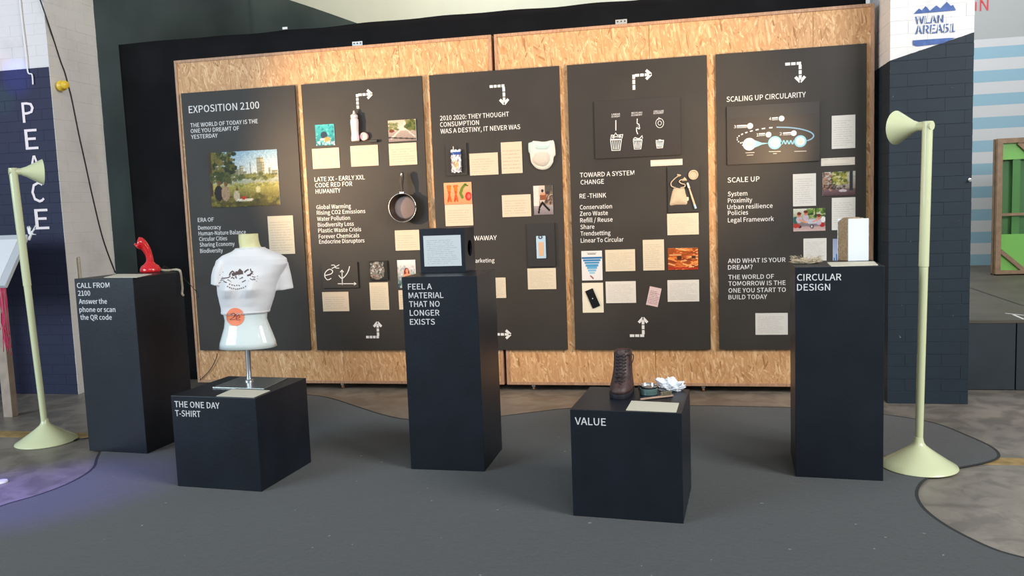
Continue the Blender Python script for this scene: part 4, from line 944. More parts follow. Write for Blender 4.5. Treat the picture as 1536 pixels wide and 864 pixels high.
# box with a round hole on plinth C
zt = 1.139; q0 = ON(631.5, 409.5, zt); th = math.radians(-.9)
f1 = Vector((math.cos(th), math.sin(th), 0)); f2 = Vector((-math.sin(th), math.cos(th), 0))
xr = PLN(699, 411, q0, -f2); W_ = (xr - q0).dot(f1); Hh = PLN(631, 343.8, q0, -f2).z - zt; Dp_ = .22
bx = empty('feel_box', q0 + f1 * W_ / 2 + f2 * Dp_ / 2, 'black box with a round hand hole on the tallest middle plinth', 'box')
t = .012; P0 = Vector((q0.x, q0.y, zt + .0005))
def pb(a0, a1, b0, b1, z0, z1, nm='side_board'):
    q = [P0 + f1 * a0 + f2 * b0, P0 + f1 * a1 + f2 * b0, P0 + f1 * a1 + f2 * b1, P0 + f1 * a0 + f2 * b1]
    return MB().hexa([p + ZZ * z0 for p in q], [p + ZZ * z1 for p in q]).done(nm, M['plinth'], bx)
pb(0, W_, 0, t, 0, Hh, 'front_board'); pb(0, W_, Dp_ - t, Dp_, 0, Hh); pb(0, t, t, Dp_ - t, 0, Hh); pb(t, W_ - t, t, Dp_ - t, 0, t, 'base_board'); pb(t, W_ - t, t, Dp_ - t, Hh - t, Hh, 'top_board')
# right side with hole
mb = MB(); seg = 32; hc = (Dp_ / 2, Hh * .52); hr = .05; inner = []; outer = []
for i in range(seg):
    a_ = i * math.tau / seg + math.tau / 8; ca_, sa_ = math.cos(a_), math.sin(a_); inner.append((hc[0] + hr * ca_, hc[1] + hr * sa_))
    k = 1 / max(abs(ca_), abs(sa_)); ox, oz = ca_ * k, sa_ * k
    outer.append((Dp_ / 2 + ox * (Dp_ / 2 - t), Hh / 2 + oz * Hh / 2))
loop = lambda pts, a0: [P0 + f1 * a0 + f2 * p[0] + ZZ * p[1] for p in pts]
mb.loft([loop(inner, W_), loop(outer, W_), loop(outer, W_ - t), loop(inner, W_ - t), loop(inner, W_)], False, False)
mb.done('hole_board', M['plinth'], bx)
# its card
a_ = PLN(635, 354, q0, -f2); b_ = PLN(692.8, 398.5, q0, -f2); wdt = (b_ - a_).dot(f1)
q = [Vector((a_.x, a_.y, b_.z)) - f2 * .004, Vector((a_.x, a_.y, b_.z)) + f1 * wdt - f2 * .004, Vector((a_.x, a_.y, b_.z)) + f1 * wdt - f2 * .0002, Vector((a_.x, a_.y, b_.z)) - f2 * .0002]
o = MB().hexa(q, [p + ZZ * (a_.z - b_.z) for p in q]).done('text_card', BLUE); uvfront(o); tag(o, 'bluish white text card on the front of the black hole box', 'card')

# ---------------------------------------------------------------- red telephone on plinth A
zt = 1.158; c = ON(226, 408.5, zt); ph = empty('telephone', (c.x, c.y + .03, zt), 'glossy red one-piece upright telephone on the CALL FROM plinth', 'telephone')
g = (c - CAM).dot(FW) / F; vd = Vector((c.x, c.y, 0)).normalized(); sd = Vector((vd.y, -vd.x, 0))   # sd: to the right in the view
c = Vector((c.x, c.y, zt)) + vd * .03
rings = []
for u, rw, rd, dx in ((.001, 13.8, 13, 0), (.008, 14.6, 14, 0), (.025, 14.4, 13.5, 0), (.045, 12, 11, .0), (.058, 8.2, 8, .0), (.075, 5.2, 5, 0), (.085, 4.9, 4.8, -.1)):
    rings.append([c + ZZ * u + sd * (dx + rw * math.cos(q * math.tau / 28)) * g + vd * rd * math.sin(q * math.tau / 28) * g for q in range(28)])
MB().loft(rings).done('base', M['red'], ph, smooth='all')
sp_ = spline([c + ZZ * (.07) + sd * g * .5, c + ZZ * .105 - sd * g * 0, c + ZZ * .145 - sd * g * 2.0, c + ZZ * .18 - sd * g * 5.5, c + ZZ * .205 - sd * g * 10.5, c + ZZ * .214 - sd * g * 15.5], 5)
n = len(sp_); rad = np.interp(np.linspace(0, 1, n), [0, .3, .6, .85, .95, 1], [5.2, 5.0, 6.6, 9.0, 8.2, 3.0]) * g
MB().tube(sp_, list(rad), 20).done('handset', M['red'], ph, smooth='all')
mb = MB(); mb.lathe([(.026, 0), (.027, .010), (.024, .014), (.018, .015)], c + ZZ * .2035 - sd * g * 11 + (-sd * .75 - ZZ * .66) * .020, 20, (-sd * .75 - ZZ * .66)); mb.done('earpiece', M['red'], ph, smooth=True)
MB().tube([c + ZZ * .02 + sd * g * 13.5 - vd * .0, c + ZZ * .03 + sd * g * 20], .003, 6).done('plug', M['black'], ph)
# coiled cord
pts = [c + sd * g * 15 + ZZ * .010, ON(252, 405.6, zt + .010), ON(262, 404.6, zt + .012)]
ar = A[1] + A[2] * .457 + A[3] * .45
pts += [Vector((ar.x - .01, ar.y, zt + .015)), Vector((ar.x + .014, ar.y - .01, zt + .004)), Vector((ar.x + .018, ar.y - .01, zt - .05)), Vector((ar.x + .020, ar.y - .01, zt - .11)), Vector((ar.x + .016, ar.y - .012, zt - .15)), Vector((ar.x + .030, ar.y - .02, zt - .16))]
sp_ = spline(pts, 60); hel = []; a0 = Vector((0, 0, 1)); n = len(sp_)
for i, p in enumerate(sp_):
    tt = (sp_[min(i + 1, n - 1)] - sp_[max(i - 1, 0)]).normalized(); a0 = (a0 - tt * a0.dot(tt)).normalized(); b0 = tt.cross(a0)
    an = i * math.tau / 7.0; hel.append(p + (a0 * math.cos(an) + b0 * math.sin(an)) * .0062)
tag(MB().tube(hel, .0026, 5).done('coiled_cord', M['cord'], smooth='all'), 'beige coiled cord running from the telephone over the plinth edge', 'cord')

# ---------------------------------------------------------------- torso with T-shirt on plinth B
zt = .533
tp = [ON(318.6, 580.8, zt + .006), ON(396, 583.2, zt + .006), ON(432, 566.5, zt + .006), ON(361, 564.8, zt + .006)]
tp = [Vector((p.x, p.y, zt + .0005)) for p in tp]; pc = sum(tp, Vector()) / 4
to = empty('torso_mannequin', (pc.x, pc.y, zt), 'glossy pale female torso mannequin on a steel pole stand', 'mannequin')
MB().hexa(tp, [p + ZZ * .006 for p in tp]).done('base_plate', M['plate'], to, bevel=.001)
y0 = ON(374, 573, zt).y; base = ON(374, 573, zt); vd = Vector((base.x, base.y, 0)).normalized(); sd = Vector((vd.y, -vd.x, 0))
nrm = -vd
def TP(px, py): return PLN(px, py, base, nrm)
g = (base - CAM).dot(FW) / F
ptop = TP(371.8, 515)
MB().tube([Vector((base.x, base.y, zt + .006)), Vector((ptop.x, ptop.y, ptop.z + .05))], .0155, 20).done('pole', M['steel'], to, smooth=True)
MB().lathe([(.026, 0), (.026, .006), (.018, .012), (.016, .012)], (base.x, base.y, zt + .0065), 24).done('pole_flange', M['steel'], to, smooth=True)
kp = TP(378, 524) ; MB().lathe([(.004, 0), (.004, .03), (.011, .03), (.011, .045)], Vector((ptop.x, ptop.y, kp.z + .012)), 12, sd).done('clamp_knob', M['black'], to, smooth=True)
fdir = (-vd * math.cos(.38) - sd * math.sin(.38)); ldir = Vector((-fdir.y, fdir.x, 0)); 
if ldir.dot(sd) < 0: ldir = -ldir
rows = [(351, 357.8, 387, .9), (362, 358.5, 388, .9), (370, 359.5, 391, .9), (376, 349, 404, .75), (382, 334, 418, .62), (389, 325, 428, .52), (397, 322.5, 429.5, .50), (407, 323.5, 424, .55), (418, 325, 418, .62), (432, 326.5, 413.5, .68), (445, 329, 410.5, .68), (458, 332, 406.5, .66), (470, 334.5, 401.5, .66), (479, 336.5, 400.5, .66), (490, 335.5, 404.5, .66), (502, 332, 409.5, .66), (512, 329, 413.5, .66), (520.5, 328, 415.5, .66)]
NR = 48
def torso_ring(r, grow=0.0, bust=True):
    py, l, rr, asp = r; a_ = TP(l, py); b_ = TP(rr, py); cc = (a_ + b_) / 2; hw = (b_ - a_).length / 2; hd = max(hw * asp, .0)
    out = []
    for q in range(NR):
        an = q * math.tau / NR; ca_, sa_ = math.cos(an), math.sin(an)
        ex = (abs(ca_) ** .85) * (1 if ca_ > 0 else -1); ey = (abs(sa_) ** .85) * (1 if sa_ > 0 else -1)
        p = Vector((0, 0, 0)) + ldir * ex * (hw + grow) * 1.03 + fdir * ey * (hd + grow)
        f_ = 0
        if bust:
            for sg in (-1, 1):
                lat = (p.dot(ldir) - sg * .070); f_ += math.exp(-(lat / .045) ** 2 - ((py - 428) / 13) ** 2) * .040 * (1 if ey > 0 else 0) * min(1, max(0, ey) * 2)
        p += fdir * f_
        out.append(Vector((cc.x + p.x, cc.y + p.y, cc.z)))
    # keep silhouette as measured: recentre sideways
    s0 = min((p - cc).dot(sd) for p in out); s1 = max((p - cc).dot(sd) for p in out)
    k = (2 * (hw + grow)) / (s1 - s0); m0 = (s0 + s1) / 2
    return [p + sd * (((p - cc).dot(sd) - m0) * k - (p - cc).dot(sd)) for p in out]
rr_ = [torso_ring(r) for r in rows]
body = MB().loft(rr_[2:]); body.done('torso', M['skin'], to, smooth='all')
MB().loft([torso_ring(r) for r in ((350.8, 358.2, 386.6, .9), (351, 357.6, 387.2, .9), (356, 357.6, 387.6, .9), (362, 358, 388.4, .9), (368, 359, 390.2, .9), (371, 359.5, 392, .9))]).done('neck', M['neck'], to, smooth=True)
# shirt: union of trunk and sleeves by voxel remesh
mb = MB()
sh = [(371.5, 356, 394, .9), (373.5, 352, 399, .85)] + [r for r in rows if 376 <= r[0] <= 458] + [(466, 333, 403.5, .67), (469.5, 333, 402.8, .67)]
mb.loft([torso_ring(r, .006) for r in sh])
def sleeve(pts, rads, rd):
    pp = [TP(*p) + vd * d for p, d in pts]; rings = []
    for i, p in enumerate(pp):
        t_ = (pp[min(i + 1, len(pp) - 1)] - pp[max(i - 1, 0)]).normalized(); s_ = (sd - t_ * sd.dot(t_)).normalized(); f_ = t_.cross(s_)
        rings.append([p + s_ * math.cos(q * math.tau / 28) * rads[i] * g + f_ * math.sin(q * math.tau / 28) * rd[i] * g for q in range(28)])
    mb.loft(rings)
sleeve([((414, 392), .01), ((419, 398), .01), ((421, 410), .01), ((423, 422), .01), ((424.5, 434), .01)], [12, 14, 14.5, 15.2, 15.6], [14, 17, 18, 18, 18])
sleeve([((341, 390), .02), ((334, 395), .02), ((328.5, 405), .02), ((326.5, 416), .02), ((325.2, 428), .02)], [6, 9, 9, 9, 8.8], [10, 14, 16, 16, 16])
sho = mb.done('t_shirt', M['shirt'], loc=Vector((pc.x, pc.y, TP(372, 470).z)))
rm = sho.modifiers.new('r', 'REMESH'); rm.mode = 'VOXEL'; rm.voxel_size = .0045
sm = sho.modifiers.new('s', 'SMOOTH'); sm.iterations = 5; sm.factor = .6
_ts.collection.objects.link(sho); _vl.update()
me = bpy.data.meshes.new_from_object(sho.evaluated_get(_vl.depsgraph)); sho.modifiers.clear(); _ts.collection.objects.unlink(sho); sho.data = me
nor_ = [v.normal.copy() for v in me.vertices]
for v, vn_ in zip(me.vertices, nor_):
    p = v.co + sho.location
    fz = noise.noise(Vector((p.x * 9, p.y * 9, p.z * 22))) * .0022 + noise.noise(Vector((p.x * 25, p.y * 25, p.z * 9))) * .0012
    v.co += vn_ * fz
for p in me.polygons: p.use_smooth = True
tag(sho, 'white cropped T-shirt with a dark chest print worn by the torso', 't-shirt')
bvh = BVHTree.FromPolygons([v.co + sho.location for v in me.vertices], [tuple(p.vertices) for p in me.polygons])
def onshirt(px, py, off=.0012):
    d = ray(px, py).normalized(); h_ = bvh.ray_cast(CAM, d); return (h_[0] + h_[1] * off, h_[1]) if h_[0] else (None, None)
mb = MB(); rs = random.Random(3)
X7 = lambda x, y: (300 + x / 7.2, 340 + y / 7.2)
def stroke(px_pts, wpx):
    P = []
    for a_, b_ in zip(px_pts, px_pts[1:]):
        L_ = max(1, int(math.dist(a_, b_) / 1.2)); P += [(a_[0] + (b_[0] - a_[0]) * k / L_, a_[1] + (b_[1] - a_[1]) * k / L_) for k in range(L_)]
    P.append(px_pts[-1]); pr = []
    for i, q in enumerate(P):
        a_, b_ = P[max(0, i - 1)], P[min(len(P) - 1, i + 1)]; dx, dy = b_[0] - a_[0], b_[1] - a_[1]; l_ = math.hypot(dx, dy) or 1
        w_ = wpx / 2; o1 = onshirt(q[0] - dy / l_ * w_, q[1] + dx / l_ * w_)[0]; o2 = onshirt(q[0] + dy / l_ * w_, q[1] - dx / l_ * w_)[0]
        if o1 is None or o2 is None: return
        pr += [o1, o2]
    mb.add(pr, [(2 * i, 2 * i + 1, 2 * i + 3, 2 * i + 2) for i in range(len(P) - 1)])
for q, w_ in ((((235, 558), (270, 556), (305, 552), (330, 535)), 1.5), (((318, 530), (330, 500), (350, 480), (370, 495)), 2), (((345, 520), (400, 505), (445, 485), (420, 465)), 4.5), (((385, 500), (425, 500), (465, 495)), 5),
              (((480, 495), (500, 475), (525, 462)), 2.2), (((545, 455), (550, 480), (575, 490)), 1.6), (((510, 530), (540, 520), (565, 495)), 2.6), (((385, 530), (395, 560)), 1.6), (((335, 560), (350, 545), (370, 565)), 1.3), (((425, 565), (460, 550)), 1.2),
              (((560, 540), (600, 545)), 1), (((540, 560), (565, 575), (600, 572)), 1), (((225, 580), (262, 575)), .8), (((255, 590), (290, 605)), 1.4), (((300, 572), (330, 590)), .9), (((455, 600), (495, 578)), 1.3), (((200, 610), (225, 600)), .8)):
    stroke([X7(*p) for p in q], w_)
for row, (xa, xb, ya, n_) in enumerate(((322, 478, 615, 7), (300, 495, 640, 10))):      # two arcs of tiny letter-like marks
    for k in range(n_):
        u = k / (n_ - 1); x = xa + (xb - xa) * u; y = ya + (26 if row else 14) * (1 - (2 * u - 1) ** 2)
        if rs.random() < .15: continue
        stroke([X7(x - 5, y), X7(x - 4, y + 14)], .9); stroke([X7(x - 4, y + (3 if k % 2 else 12)), X7(x + 6, y + (12 if k % 3 else 2))], .9)
for _ in range(26):
    x = rs.uniform(205, 620); y = rs.uniform(470, 600); stroke([X7(x, y), X7(x + rs.uniform(6, 14), y + rs.uniform(-6, 6))], .7)
o = mb.done('chest_print', M['ink'], sho)
# hem and sleeve seams
mb = MB()
mb.tube([p for p in torso_ring((467, 333, 403.5, .67), .0062)] + [torso_ring((467, 333, 403.5, .67), .0062)[0]], .0022, 5); mb.done('hem', M['shirt'], sho, smooth='all')
mb = MB(); mb.tube([p for p in torso_ring((372.6, 354.5, 396, .9), .0062)] + [torso_ring((372.6, 354.5, 396, .9), .0062)[0]], .0038, 6); mb.done('collar', M['shirt'], sho, smooth='all')
# sticker
cen, nn_ = onshirt(352.5, 462)
body_b = BVHTree.FromPolygons(body.v, body.f)
def onbody(px, py, off):
    d = ray(px, py).normalized(); best = None
    for b_ in (body_b, bvh):
        h_ = b_.ray_cast(CAM, d)
        if h_[0] and (best is None or h_[3] < best): best = h_[3]
    return CAM + d * (best - off) if best else None
def sticker_ring(r_, off): return [onbody(352.8 + r_ * math.cos(q * math.tau / 32), 475.3 + r_ * math.sin(q * math.tau / 32), off) for q in range(32)]
so = MB().loft([sticker_ring(13.5, .0015)] + [sticker_ring(r_, .003) for r_ in (13.5, 10, 6.5, 3, .2)]).done('price_sticker', M['orange'], smooth=True); tag(so, 'round orange price sticker reading 2e on the torso belly', 'sticker')
nS = -ray(352.8, 475.3).normalized()
mb = MB(); K2 = lambda x, y: onbody(352.8 + (x - 345) / 3.32, 475.3 + (y - 452) / 3.32, .0042)
ribbon(mb, spline([K2(*q) for q in ((322, 440), (335, 434), (345, 440), (335, 455), (318, 466), (345, 464))], 4), .003, nS)
ribbon(mb, spline([K2(*q) for q in ((350, 460), (368, 454), (362, 446), (350, 454), (352, 466), (370, 466))], 4), .003, nS)
mb.done('handwriting', M['mark'], so)

# ---------------------------------------------------------------- boot, tin, brush, tissue on plinth D
zt = .5374; c0 = ON(927, 600, zt); g = (c0 - CAM).dot(FW) / F; vd = Vector((c0.x, c0.y, 0)).normalized(); sd = Vector((vd.y, -vd.x, 0))
yaw_ = math.radians(9); bd = (vd * math.cos(yaw_) + sd * math.sin(yaw_)); bs = Vector((bd.y, -bd.x, 0)); c0 = Vector((c0.x, c0.y, zt)) - vd * .0
BZ = .90
bt = empty('boot', c0 + bd * .13, 'worn brown leather lace-up boot on the VALUE plinth', 'boot')
def bring(z, f_, b_, w_, sh=0, pw=.8):
    w_ *= 1.06; cc = c0 + bd * ((f_ + b_) / 2) + ZZ * z + bs * sh; hl = (b_ - f_) / 2
    return [cc + bs * w_ * math.copysign(abs(math.cos(q * math.tau / 32)) ** pw, math.cos(q * math.tau / 32)) + bd * hl * math.copysign(abs(math.sin(q * math.tau / 32)) ** pw, math.sin(q * math.tau / 32)) for q in range(32)]
MB().loft([bring(.0004, .004, .27, .052), bring(.012, 0, .275, .056), bring(.026, 0, .275, .056), bring(.028, .004, .272, .054)]).done('sole', M['sole'], bt, smooth=True)
up = [(.028, .006, .270, .053), (.045, .006, .270, .054), (.062, .018, .268, .052), (.085, .050, .266, .049), (.11, .085, .264, .046), (.14, .112, .262, .044), (.18, .125, .262, .043), (.22, .130, .266, .043), (.238, .133, .268, .043), (.240, .138, .264, .040)]
MB().loft([bring(*r) for r in up] + [bring(.225, .142, .258, .037), bring(.16, .142, .25, .035), bring(.10, .13, .25, .035)]).done('upper', M['leather'], bt, smooth='all')
MB().loft([bring(.195, .1405, .2585, .0375), bring(.2385, .1385, .2630, .0395)], False, False).done('lining', M['lining'], bt, smooth='all')
MB().loft([[c0 + bd * (f_ - .002) + ZZ * z + bs * (.020 * math.cos(q * math.tau / 16)) * w_ + bd * (.005 * math.sin(q * math.tau / 16)) for q in range(16)] for z, f_, w_ in ((.10, .079, .8), (.14, .113, .85), (.19, .128, .9), (.236, .135, 1.0), (.250, .140, .9), (.254, .142, .6))]).done('tongue', M['leather'], bt, smooth='all')
mb = MB()
def upf(z): return np.interp(z, [r[0] for r in up], [r[1] for r in up])
for k in range(8):
    za, zb = .088 + k * .018, .088 + (k + 1) * .018
    for sg in (-1, 1):
        a_ = c0 + bd * (upf(za) - .004) + ZZ * za + bs * sg * .021; b_ = c0 + bd * (upf(zb) - .004) + ZZ * zb - bs * sg * .021; m_ = (a_ + b_) / 2 - bd * .010
        mb.tube([a_ + bd * .004, m_, b_ + bd * .004], .0028, 6)
tz = .10; a_ = c0 + bd * (upf(.09) - .012) + ZZ * .088
mb.tube(spline([a_, a_ - bd * .006 + bs * .012 - ZZ * .012, a_ - bs * .006 - ZZ * .022, a_ - bs * .018 - ZZ * .004], 4), .0026, 6)
mb.tube(spline([c0 + bd * .13 + bs * .03 + ZZ * .228, c0 + bd * .15 + bs * .058 + ZZ * .226, c0 + bd * .15 + bs * .060 + ZZ * .20, c0 + bd * .14 + bs * .048 + ZZ * .165], 6), .0028, 6)
mb.done('laces', M['lace'], bt, smooth='all')
for k in range(8):
    z = .092 + k * .018
    for sg in (-1, 1): MB().lathe([(.0045, 0), (.0045, .002), (.002, .003)], c0 + bd * (upf(z) + .004) + ZZ * z + bs * sg * .024, 8, -bd).done('eyelet', M['black'], bt)
for k_ in [bt] + list(bt.children):
    if k_ is not bt:
        k_.location.z *= BZ
        k_.data.transform(Matrix.Diagonal((1, 1, BZ, 1)))
# shoe cream tin with lid lying on top
t0 = ON(973, 594.0, zt); vt = Vector((t0.x, t0.y, 0)).normalized(); gt = (t0 - CAM).dot(FW) / F; r_ = 13.3 * gt; t0 = t0 + vt * r_; t0.z = zt
tn = empty('shoe_polish_tin', t0, 'open teal shoe polish tin with its silver lid on top', 'tin')
MB().lathe([(r_ * .96, 0), (r_, .002), (r_, .014), (r_ * 1.02, .015), (r_ * 1.02, .030), (r_ * .98, .032)], t0, 36).done('tin_body', M['tin'], tn, smooth=True)
tl = t0 + Vector((.002, 0, .0325)); ax_ = Vector((.05, -.12, 1)).normalized()
MB().lathe([(r_ * .90, 0), (r_ * .92, .001), (r_ * .92, .014), (r_ * .89, .0145), (r_ * .88, .006), (.0001, .0055)], tl, 36, ax_).done('lid', M['silver'], tn, smooth=True)
MB().lathe([(r_ * .925, .001), (r_ * .935, .011)], tl, 36, ax_, False, False).done('lid_band', M['black'], tn, smooth=True)
MB().obox(t0 + Vector((-r_ - .003, 0, .032)), (.004, 0, 0), (0, .010, 0), (0, 0, .012)).done('opener', M['black'], tn)
# brush
a_ = ON(961, 599, zt + .006); b_ = ON(1009, 593, zt + .006); d = (b_ - a_)
pts = [a_, a_ + d * .35, a_ + d * .6, a_ + d * .75, a_ + d * .92, b_]; dn = d.normalized(); sdn = dn.cross(ZZ); mb = MB()
mb.loft([[p + sdn * math.cos(q * math.tau / 14) * w_ + ZZ * math.sin(q * math.tau / 14) * .0052 for q in range(14)] for p, w_ in zip(pts, (.008, .0075, .011, .014, .014, .008))])
br = mb.done('shoe_brush', M['brushwood'], smooth='all'); tag(br, 'small wooden handled brush lying before the shoe polish tin', 'brush')
mb = MB()
for i in range(7):
    for j in range(3):
        p = a_ + d * (.66 + .045 * i) + sdn * (j - 1) * .006 + ZZ * .003
        mb.tube([p, p + ZZ * .021 + dn * random.uniform(-.001, .001)], [.0026, .0032], 5)
mb.done('bristles', M['bristle'], br)
# crumpled tissue
t1 = ON(1008, 592, zt); t1 = t1 + Vector((t1.x, t1.y, 0)).normalized() * .10; bm = bmesh.new(); bmesh.ops.create_icosphere(bm, subdivisions=5, radius=1)
gt = (t1 - CAM).dot(FW) / F
for v in bm.verts:
    p = v.co.copy(); n_ = sum(abs(noise.noise(p * f_ + Vector((3.3, 1, f_)))) / f_ * 2.0 for f_ in (1.6, 3.1, 6.3)); k = .80 + .55 * n_ - .25
    hgt = 1.0 if p.x < .15 else 1.0 - .35 * (p.x - .15)
    v.co = Vector((p.x * 22 * gt * k, p.y * 14 * gt * k, max(0, (p.z + .62) * 11.5 * gt * k * hgt + .002)))
v_ = [v.co + t1 for v in bm.verts]; f_ = [tuple(v.index for v in q.verts) for q in bm.faces]; bm.free()
t1.z = zt; v_ = [Vector((p.x, p.y, max(p.z, zt + .0006))) for p in v_]
o = MB().add(v_, f_).done('crumpled_tissue', M['cloth'], smooth='all'); o.data.set_sharp_from_angle(angle=math.radians(55)); tag(o, 'crumpled white tissue behind the brush on the VALUE plinth', 'tissue')

# ---------------------------------------------------------------- wool and fibre block on plinth E
zt = 1.1444
w0 = ON(1211, 395.8, zt); w0.z = zt; gt = (w0 - CAM).dot(FW) / F
mb = MB(); bm = bmesh.new(); bmesh.ops.create_icosphere(bm, subdivisions=5, radius=1)
for v in bm.verts:
    p = v.co.copy(); n_ = noise.noise(p * 2.2) * .35 + noise.noise(p * 5.5) * .25 + noise.noise(p * 15) * .12; k = 1 + n_
    v.co = Vector((p.x * 20 * gt * k, p.y * 15 * gt * k + .05, max(.0005, (p.z + .6) * 4.4 * gt * k)))
mb.add([v.co + w0 for v in bm.verts], [tuple(v.index for v in q.verts) for q in bm.faces]); bm.free()
wt = mb.done('wool_tuft', M['sheep'], smooth='all'); tag(wt, 'flat tuft of beige raw wool at the left of the CIRCULAR DESIGN plinth', 'wool')
mb = MB(); rs = random.Random(5)
for _ in range(170):
    a_ = rs.uniform(0, math.tau); p = w0 + Vector((math.cos(a_) * 17 * gt, math.sin(a_) * 12 * gt + .05, rs.uniform(.004, .035))); q = p + Vector((math.cos(a_) * rs.uniform(.005, .03), math.sin(a_) * .015, rs.uniform(-.004, .016)))
    q.z = max(q.z, zt + .002); mb.tube([p, (p + q) / 2 + Vector((0, 0, .004)), q], .0007, 3)
k = mb.done('loose_fibres', M['sheep'], wt); k['kind'] = 'stuff'
q0 = ON(1272.5, 391.8, zt); gt = (q0 - CAM).dot(FW) / F; e1 = Vector((math.cos(.10), math.sin(.10), 0)); 
xr = PLN(1303, 391.0, q0, Vector((e1.y, -e1.x, 0))); wd = (xr - q0).dot(e1); topz = PLN(1272.5, 328.5, q0, Vector((e1.y, -e1.x, 0))).z
lf = ON(1259.5, 390.6, zt); e2 = (Vector((lf.x, lf.y, 0)) - Vector((q0.x, q0.y, 0))).normalized(); e2 = Vector((-.42, .91, 0)).normalized(); dl = .10
fb = empty('fibre_block', Vector((q0.x, q0.y, zt)) + e1 * wd / 2 + e2 * dl / 2, 'hemp fibre insulation block with a white face on the CIRCULAR DESIGN plinth', 'block')
Q = Vector((q0.x, q0.y, zt + .0005)); hb = topz - zt
def sl(a0, a1, nm, m, base=0, hh=hb, rough=0):
    q = [Q + e1 * 0 + e2 * a0, Q + e1 * wd + e2 * a0, Q + e1 * wd + e2 * a1, Q + e2 * a1]
    return MB().hexa([p + ZZ * base for p in q], [p + ZZ * hh for p in q]).done(nm, m, fb, bevel=.001)
sl(0, .005, 'white_face', M['whiteblk'])
sl(dl - .004, dl, 'back_sheet', M['whiteblk'])
mb = MB(); nx, nz = 14, 34; rings = []
for j in range(nz + 1):
    z = j / nz * (hb + .006); sh = 1 - .35 * max(0, (j / nz - .86) / .14) ** 2; ring = []
    for i in range(40):
        t_ = i / 40 * 4; s_ = int(t_); u = t_ - s_
        a_, b_ = ((u, 0), (1, u), (1 - u, 1), (0, 1 - u))[s_]
        p = Q + e1 * (wd * (.5 + (a_ - .5) * .985 * sh)) + e2 * (.006 + (dl - .011) * (.5 + (b_ - .5) * sh)) + ZZ * z
        nz_ = noise.noise(p * 55) * .004 + noise.noise(p * 140) * .002; out = (Vector((p.x, p.y, 0)) - Vector((Q.x, Q.y, 0)) - e1 * wd / 2 - e2 * dl / 2)
        ring.append(p + out.normalized() * nz_ * (1 if s_ in (1, 3) else 0) + (ZZ * nz_ if j == nz else Vector()))
    rings.append(ring)
mb.loft(rings).done('fibre_core', M['wool'], fb, smooth='all')

# ---------------------------------------------------------------- floor lamps
def lamp(base, top, azim, label, headlen, rimr, necklen, power, tilt=0.0, aim=None, spotsz=104):
    r = empty('floor_lamp', base, label, 'lamp', 'pale green cone floor lamps'); L_ = M['lamp']; ax_ = (top - base).normalized(); hgt = (top - base).length
    prof = [(.196, 0), (.199, .004), (.196, .010), (.16, .032), (.11, .066), (.065, .098), (.038, .120), (.027, .138), (.0225, .165)]
    MB().lathe([(r_, h_) for r_, h_ in prof], base, 48).done('base', L_, r, smooth=True)
    zj = 1.11 / hgt
    MB().lathe([(.0205, .15), (.0225, 1.0), (.0228, 1.105)], base, 20, ax_).done('pole', L_, r, smooth=True)
    MB().lathe([(.0255, 1.105), (.0260, hgt)], base, 20, ax_).done('pole', L_, r, smooth=True)
    dr = Vector((math.cos(azim), math.sin(azim), tilt)).normalized(); t_ = base + ax_ * (hgt - .024)
    MB().tube([t_ - dr * .026, t_ + dr * necklen], .0235, 20).done('arm', L_, r, smooth=True)
    n0 = t_ + dr * (necklen - .01)
    hd = MB().lathe([(.0235, 0), (.028, .012), (.034, .03), (rimr, headlen), (rimr - .0025, headlen), (.031, .032), (.010, .02)], n0, 48, dr, False, True).done('lamp_shade', L_, r, smooth=True)
    bl = MB().lathe([(.006, .03), (.022, .045), (.028, .065), (.022, .085), (.006, .095)], n0, 20, dr).done('bulb', M['bulb'], r, smooth=True)
    lp = n0 + dr * (headlen + .01)
    sp = light('lamp_light', 'SPOT', lp, aim, power, (1, .66, .36), .018, spot=spotsz)
    return r
bL = Vector((-4.375, 4.79, CZ - .0085)); tL = WY(19, 252, 4.72); 
lamp(bL, tL, math.radians(50), 'pale green cone floor lamp at the left, beside the tall telephone plinth', .128, .088, .055, 540, tilt=-.02, aim=(-1.3, 6.48, 2.1), spotsz=88)
bR = ON(1379, 701, .009); bR = Vector((bR.x, bR.y + .02, CZ)); tR = WY(1391.5, 182, bR.y)
lamp(bR, tR, math.radians(133), 'pale green cone floor lamp at the right, in front of the brick pillar', .128, .092, .062, 200, tilt=.05, aim=(-.75, 6.48, 2.1), spotsz=92)

def cable(name, pts, r_, m, label, cat='cable'):
    return tag(MB().tube(spline(pts, 8), r_, 7).done(name, m, smooth='all'), label, cat)
cable('lamp_cord', [bL + Vector((.205, .02, .006)), ON(118, 658, .006), ON(132, 657, .006), bL + Vector((.42, .30, .006))], .0045, M['black'], 'black cord from the left floor lamp to the telephone plinth', 'cord')
cable('lamp_cord', [bR + Vector((-.185, .03, .008)), ON(1331, 690, .016), Vector((1.06, 4.95, .016)), Vector((.9, 5.2, .016))], .0045, M['black'], 'black cord from the right floor lamp passing behind the plinth', 'cord')
cable('black_cable', [WY(246, 399, 5.2), WY(262, 408, 5.9), WY(276, 418, 6.40), WY(294, 437, 6.4665), WY(297, 446, 6.4665)], .0032, M['black'], 'thin black cable sagging from telephone plinth to the board frame')
cable('black_cable', [WY(326, 530, 6.4665), WY(324, 538, 6.475), WY(315, 555, 6.484), WY(300, 570, 6.486)], .0035, M['black'], 'thin black cable looping on the bottom left strand board')
px_ = -5.279
cable('black_cable', [WY(59, -4, 6.185), WY(68, 22, 6.185), WX(80, 58, px_), WX(91, 92, px_), WX(97, 108, px_), WX(103, 130, px_), WX(108, 150, px_), WX(118, 200, px_), WX(126, 236, px_), WX(140, 300, px_), WX(155, 360, px_), WX(173, 409, px_)], .006, M['black'], 'black cable running down the white side of the left brick pillar')
